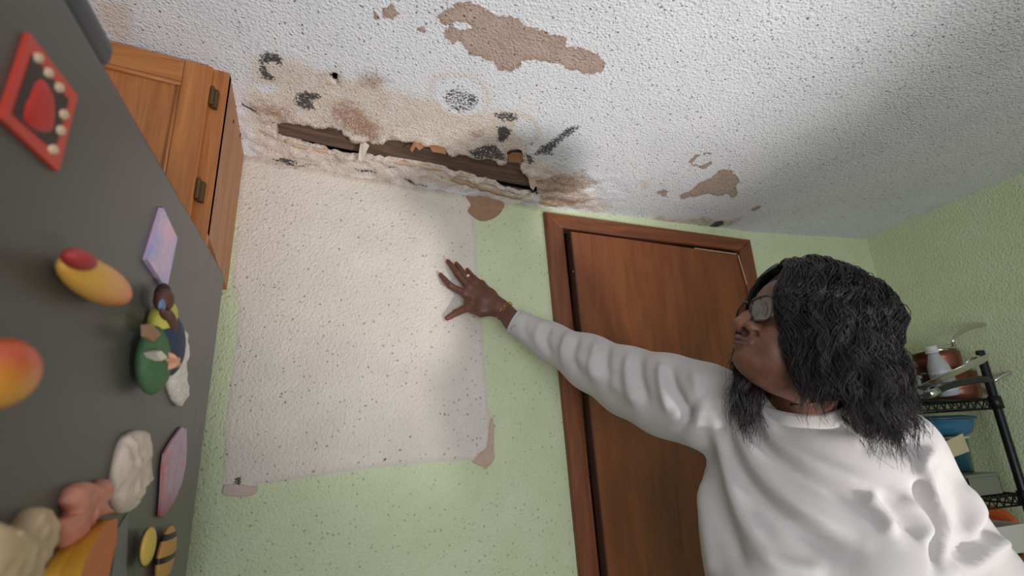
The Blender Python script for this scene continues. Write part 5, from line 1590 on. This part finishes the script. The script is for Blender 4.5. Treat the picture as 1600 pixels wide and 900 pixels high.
# translucent tub behind the hair
def tub(name, label, lo, hi, mat, cat='container', lid=True, group=None):
    t = thing(name, label, cat, ((lo[0]+hi[0])/2, (lo[1]+hi[1])/2, lo[2]), group)
    w = 0.0025; h = hi[2]-0.010 if lid else hi[2]
    m = MB()
    for a, b in (((lo[0], lo[1], lo[2]), (hi[0], hi[1], lo[2]+w)), ((lo[0], lo[1], lo[2]), (hi[0], lo[1]+w, h)), ((lo[0], hi[1]-w, lo[2]), (hi[0], hi[1], h)), ((lo[0], lo[1], lo[2]), (lo[0]+w, hi[1], h)), ((hi[0]-w, lo[1], lo[2]), (hi[0], hi[1], h))):
        m.add(*box_v(a, b))
    m.build('tub', mat, t)
    if lid:
        v, f = box_v((lo[0]-0.004, lo[1]-0.004, hi[2]-0.0095), (hi[0]+0.004, hi[1]+0.004, hi[2]), 0.003); mk('lid', v, f, mat, t)
    return t
M_cloudy = plain('cloudy_plastic', srgb(176, 176, 172), 0.35, 0, 0.08, 30, 0, Transmission_Weight=0.35)
M_cloudy2 = plain('smoky_plastic', srgb(150, 152, 140), 0.3, 0, 0.08, 30, 0, Transmission_Weight=0.45)
a = onY(1436, 636, -0.31); b = onY(1456, 606, -0.31)
tub('plastic_tub', 'cloudy plastic tub at the edge of the upper rack shelf', (a[0]+0.006, -0.283, ZS), (b[0]+0.004, -0.245, ZS+0.075), M_cloudy)
# second shelf: food box, tumbler, card, blue pan
Z2 = SHELVES[1]+0.0018
tub('food_box', 'flat clear food box with a lid on the middle rack shelf', (1.80, -0.315, Z2), (1.945, -0.14, Z2+0.062), M_cloudy2)
t = thing('tumbler', 'teal and green tumbler standing on the clear food box', 'tumbler', (1.925, -0.225, Z2+0.0625))
tm = NT('teal_green'); tc = tm.n('ShaderNodeTexCoord').outputs['Generated']
cc = tm.mix(tm.mr(tm.n('ShaderNodeSeparateXYZ', i_0=tc).outputs[0], 0.35, 0.75), srgb(34, 74, 86), srgb(92, 130, 84))
v, f = lathe_v([(0, 0), (0.034, 0), (0.036, 0.003), (0.043, 0.105), (0.044, 0.107), (0.0425, 0.107), (0.034, 0.006), (0, 0.004)], (1.925, -0.225, Z2+0.0628), n=32); mk('cup', v, f, tm.out(cc, 0.25), t, True)
v, f = lathe_v([(0.0435, 0.100), (0.047, 0.101), (0.047, 0.1075), (0.0435, 0.108)], (1.925, -0.225, Z2+0.0628), n=32); mk('rim', v, f, plain('rim_cream', srgb(186, 190, 160), 0.4), t, True)
P = [onY(x, y, -0.318) for x, y in ((1478, 690), (1504, 677), (1515, 705), (1486, 716))]
V = P+[p+np.array([0, 0.003, 0]) for p in P]
o = mk('card', V, [(0, 1, 2, 3), (7, 6, 5, 4), (0, 4, 5, 1), (1, 5, 6, 2), (2, 6, 7, 3), (3, 7, 4, 0)], plain('cream_card', srgb(192, 180, 146), 0.7)); props(o, 'cream card leaning on the tumbler on the middle rack shelf', 'card')
t = thing('blue_pan', 'blue enamel pan with a flat blue lid wedged under the upper rack shelf', 'pan', (1.86, -0.23, Z2+0.172))
M_blue = plain('blue_enamel', srgb(46, 104, 134), 0.3, 0, 0.15, 30); M_blue2 = plain('blue_lid', srgb(38, 76, 94), 0.4, 0, 0.15, 30)
BC = np.array([1.872, -0.225, Z2+0.1725])
v, f = lathe_v([(0, 0), (0.066, 0), (0.083, 0.008), (0.094, 0.030), (0.097, 0.048), (0.100, 0.049), (0.094, 0.048), (0.080, 0.012), (0, 0.005)], BC, n=44); mk('pan', v, f, M_blue, t, True)
v, f = lathe_v([(0.0, 0.0505), (0.104, 0.0505), (0.106, 0.053), (0.104, 0.058), (0.07, 0.063), (0.0, 0.064)], BC, n=44); mk('lid', v, f, M_blue2, t, True)
v, f = box_v(BC+[0.085, -0.016, 0.040], BC+[0.140, 0.012, 0.047], 0.003); mk('handle', v, f, M_blue, t)
# third shelf: orange plate, white bowl, brown bag
Z3 = SHELVES[2]+0.0018
t = thing('orange_plate', 'orange plate standing on edge behind the rack post', 'plate', (2.0, -0.16, Z3))
pc = np.array([1.995, -0.225, Z3+0.208]); pax = unit(np.array([-0.93, -0.28, 0.22])); PR = 0.55
v, f = lathe_v([(a*PR, b*PR) for a, b in [(0, 0), (0.085, 0.0), (0.115, 0.012), (0.145, 0.018), (0.146, 0.021), (0.115, 0.016), (0.084, 0.004), (0, 0.004)]], pc, pax, 44); mk('dish', v, f, plain('orange_glaze', srgb(206, 98, 46), 0.35), t, True)
v, f = lathe_v([(a*PR, b*PR) for a, b in [(0.085, 0.003), (0.088, 0.0065), (0.091, 0.0065), (0.094, 0.005)]], pc, pax, 44); mk('ridge_ring', v, f, plain('orange_glaze_dark', srgb(170, 74, 34), 0.35), t, True)
t = thing('tin_can', 'plain grey can under the orange plate on the rack', 'can', (1.995, -0.225, Z3))
v, f = lathe_v([(0, 0), (0.03, 0), (0.031, 0.002), (0.030, 0.004), (0.030, 0.120), (0.031, 0.122), (0.029, 0.124), (0, 0.124)], (1.995, -0.225, Z3), n=28); mk('can_body', v, f, M_steel, t, True)
v, f = lathe_v([(0.0304, 0.02), (0.0306, 0.022), (0.0306, 0.105), (0.0304, 0.107)], (1.995, -0.225, Z3), n=28); mk('paper_label', v, f, plain('grey_label', srgb(120, 118, 114), 0.6), t, True)
t = thing('white_bowl', 'white rectangular dish resting on a brown paper bag under the middle shelf', 'dish', (1.95, -0.29, Z3+0.15))
lo = np.array([1.80, -0.335, Z3+0.172]); hi = np.array([1.958, -0.20, Z3+0.245])
m = MB()
Vb = []
for s, z in ((0.82, lo[2]), (1.0, hi[2]), (1.06, hi[2]+0.001), (1.06, hi[2]+0.005), (0.97, hi[2]+0.005), (0.79, lo[2]+0.006)):
    c = (lo+hi)/2; h = (hi-lo)/2*s
    Vb += [(c[0]-h[0], c[1]-h[1], z), (c[0]+h[0], c[1]-h[1], z), (c[0]+h[0], c[1]+h[1], z), (c[0]-h[0], c[1]+h[1], z)]
Fb = [(3, 2, 1, 0), (20, 21, 22, 23)]+[(k*4+i, k*4+(i+1) % 4, k*4+4+(i+1) % 4, k*4+4+i) for k in range(5) for i in range(4)]
mk('dish', Vb, Fb, plain('white_ceramic', srgb(206, 204, 196), 0.35, 0, 0.05), t)
t = thing('paper_bag', 'crumpled reddish brown bag on the rack under the white dish', 'bag', (1.94, -0.26, Z3))
v, f = box_v((1.80, -0.33, Z3), (1.955, -0.19, Z3+0.168), 0.01)
bm = bmesh.new(); 
me = bpy.data.meshes.new('tmp'); me.from_pydata(v, [], f); bm.from_mesh(me); bmesh.ops.subdivide_edges(bm, edges=bm.edges, cuts=4, use_grid_fill=True)
for w in bm.verts:
    n_ = mnoise.noise_vector(w.co*28)*0.006; w.co += n_
    if w.co.z < Z3+0.01: w.co.z = Z3
bm.verts.index_update(); V = [tuple(p.co) for p in bm.verts]; F = [tuple(q.index for q in p.verts) for p in bm.faces]; bm.free()
mk('bag', V, F, plain('brown_bag_paper', srgb(118, 52, 34), 0.6, 0, 0.35, 40, 0.4), t)
V, F = tube_v([(1.84, -0.3, Z3+0.165), (1.94, -0.29, Z3+0.168)], 0.004, 6); mk('fold', V, F, plain('bag_fold', srgb(136, 66, 44), 0.6), t, True)

# ================================================================== things seen through the door gap
A = onY(897, 430, 0.06); B = onY(909, 648, 0.06)
t = thing('broom', 'yellow broom handle just inside the open closet door', 'broom', (B[0]+0.01, 0.06, 0.0))
k = (B[0]-A[0])/(B[2]-A[2])
v, f = tube_v([(A[0], 0.06, A[2]), (A[0]+k*(0.16-A[2]), 0.06, 0.16)], 0.0125, 12); mk('handle', v, f, plain('yellow_paint', srgb(196, 160, 70), 0.4), t, True)
bx = A[0]+k*(0.16-A[2])
v, f = box_v((bx-0.05, 0.035, 0.0), (bx+0.16, 0.085, 0.165), 0.006); mk('bristles', v, f, plain('straw', srgb(190, 160, 96), 0.8, 0, 0.3, 200, 0.6), t)
g0 = onY(914, 730, 0.15)
t = thing('closet_box', 'dark printed box stored inside the closet', 'box', (g0[0]+0.1, 0.25, 0.0))
v, f = box_v((g0[0]-0.03, 0.15, 0.0), (g0[0]+0.25, 0.35, g0[2]+0.06), 0.002); mk('carton', v, f, plain('dark_carton', srgb(66, 46, 42), 0.7), t)
for i, dz in enumerate((0.03, 0.0, -0.03)):
    c = np.array([g0[0]+0.012+0.003*i, 0.1492, g0[2]+dz])
    loop = [c+np.array([0.008*math.cos(a), 0, 0.010*math.sin(a)]) for a in np.linspace(0, 2*math.pi, 16, endpoint=False)]
    v, f = tube_v(loop, 0.0016, 5, closed=True); mk('printed_mark', v, f, plain('print_white', srgb(210, 200, 190), 0.6), t)
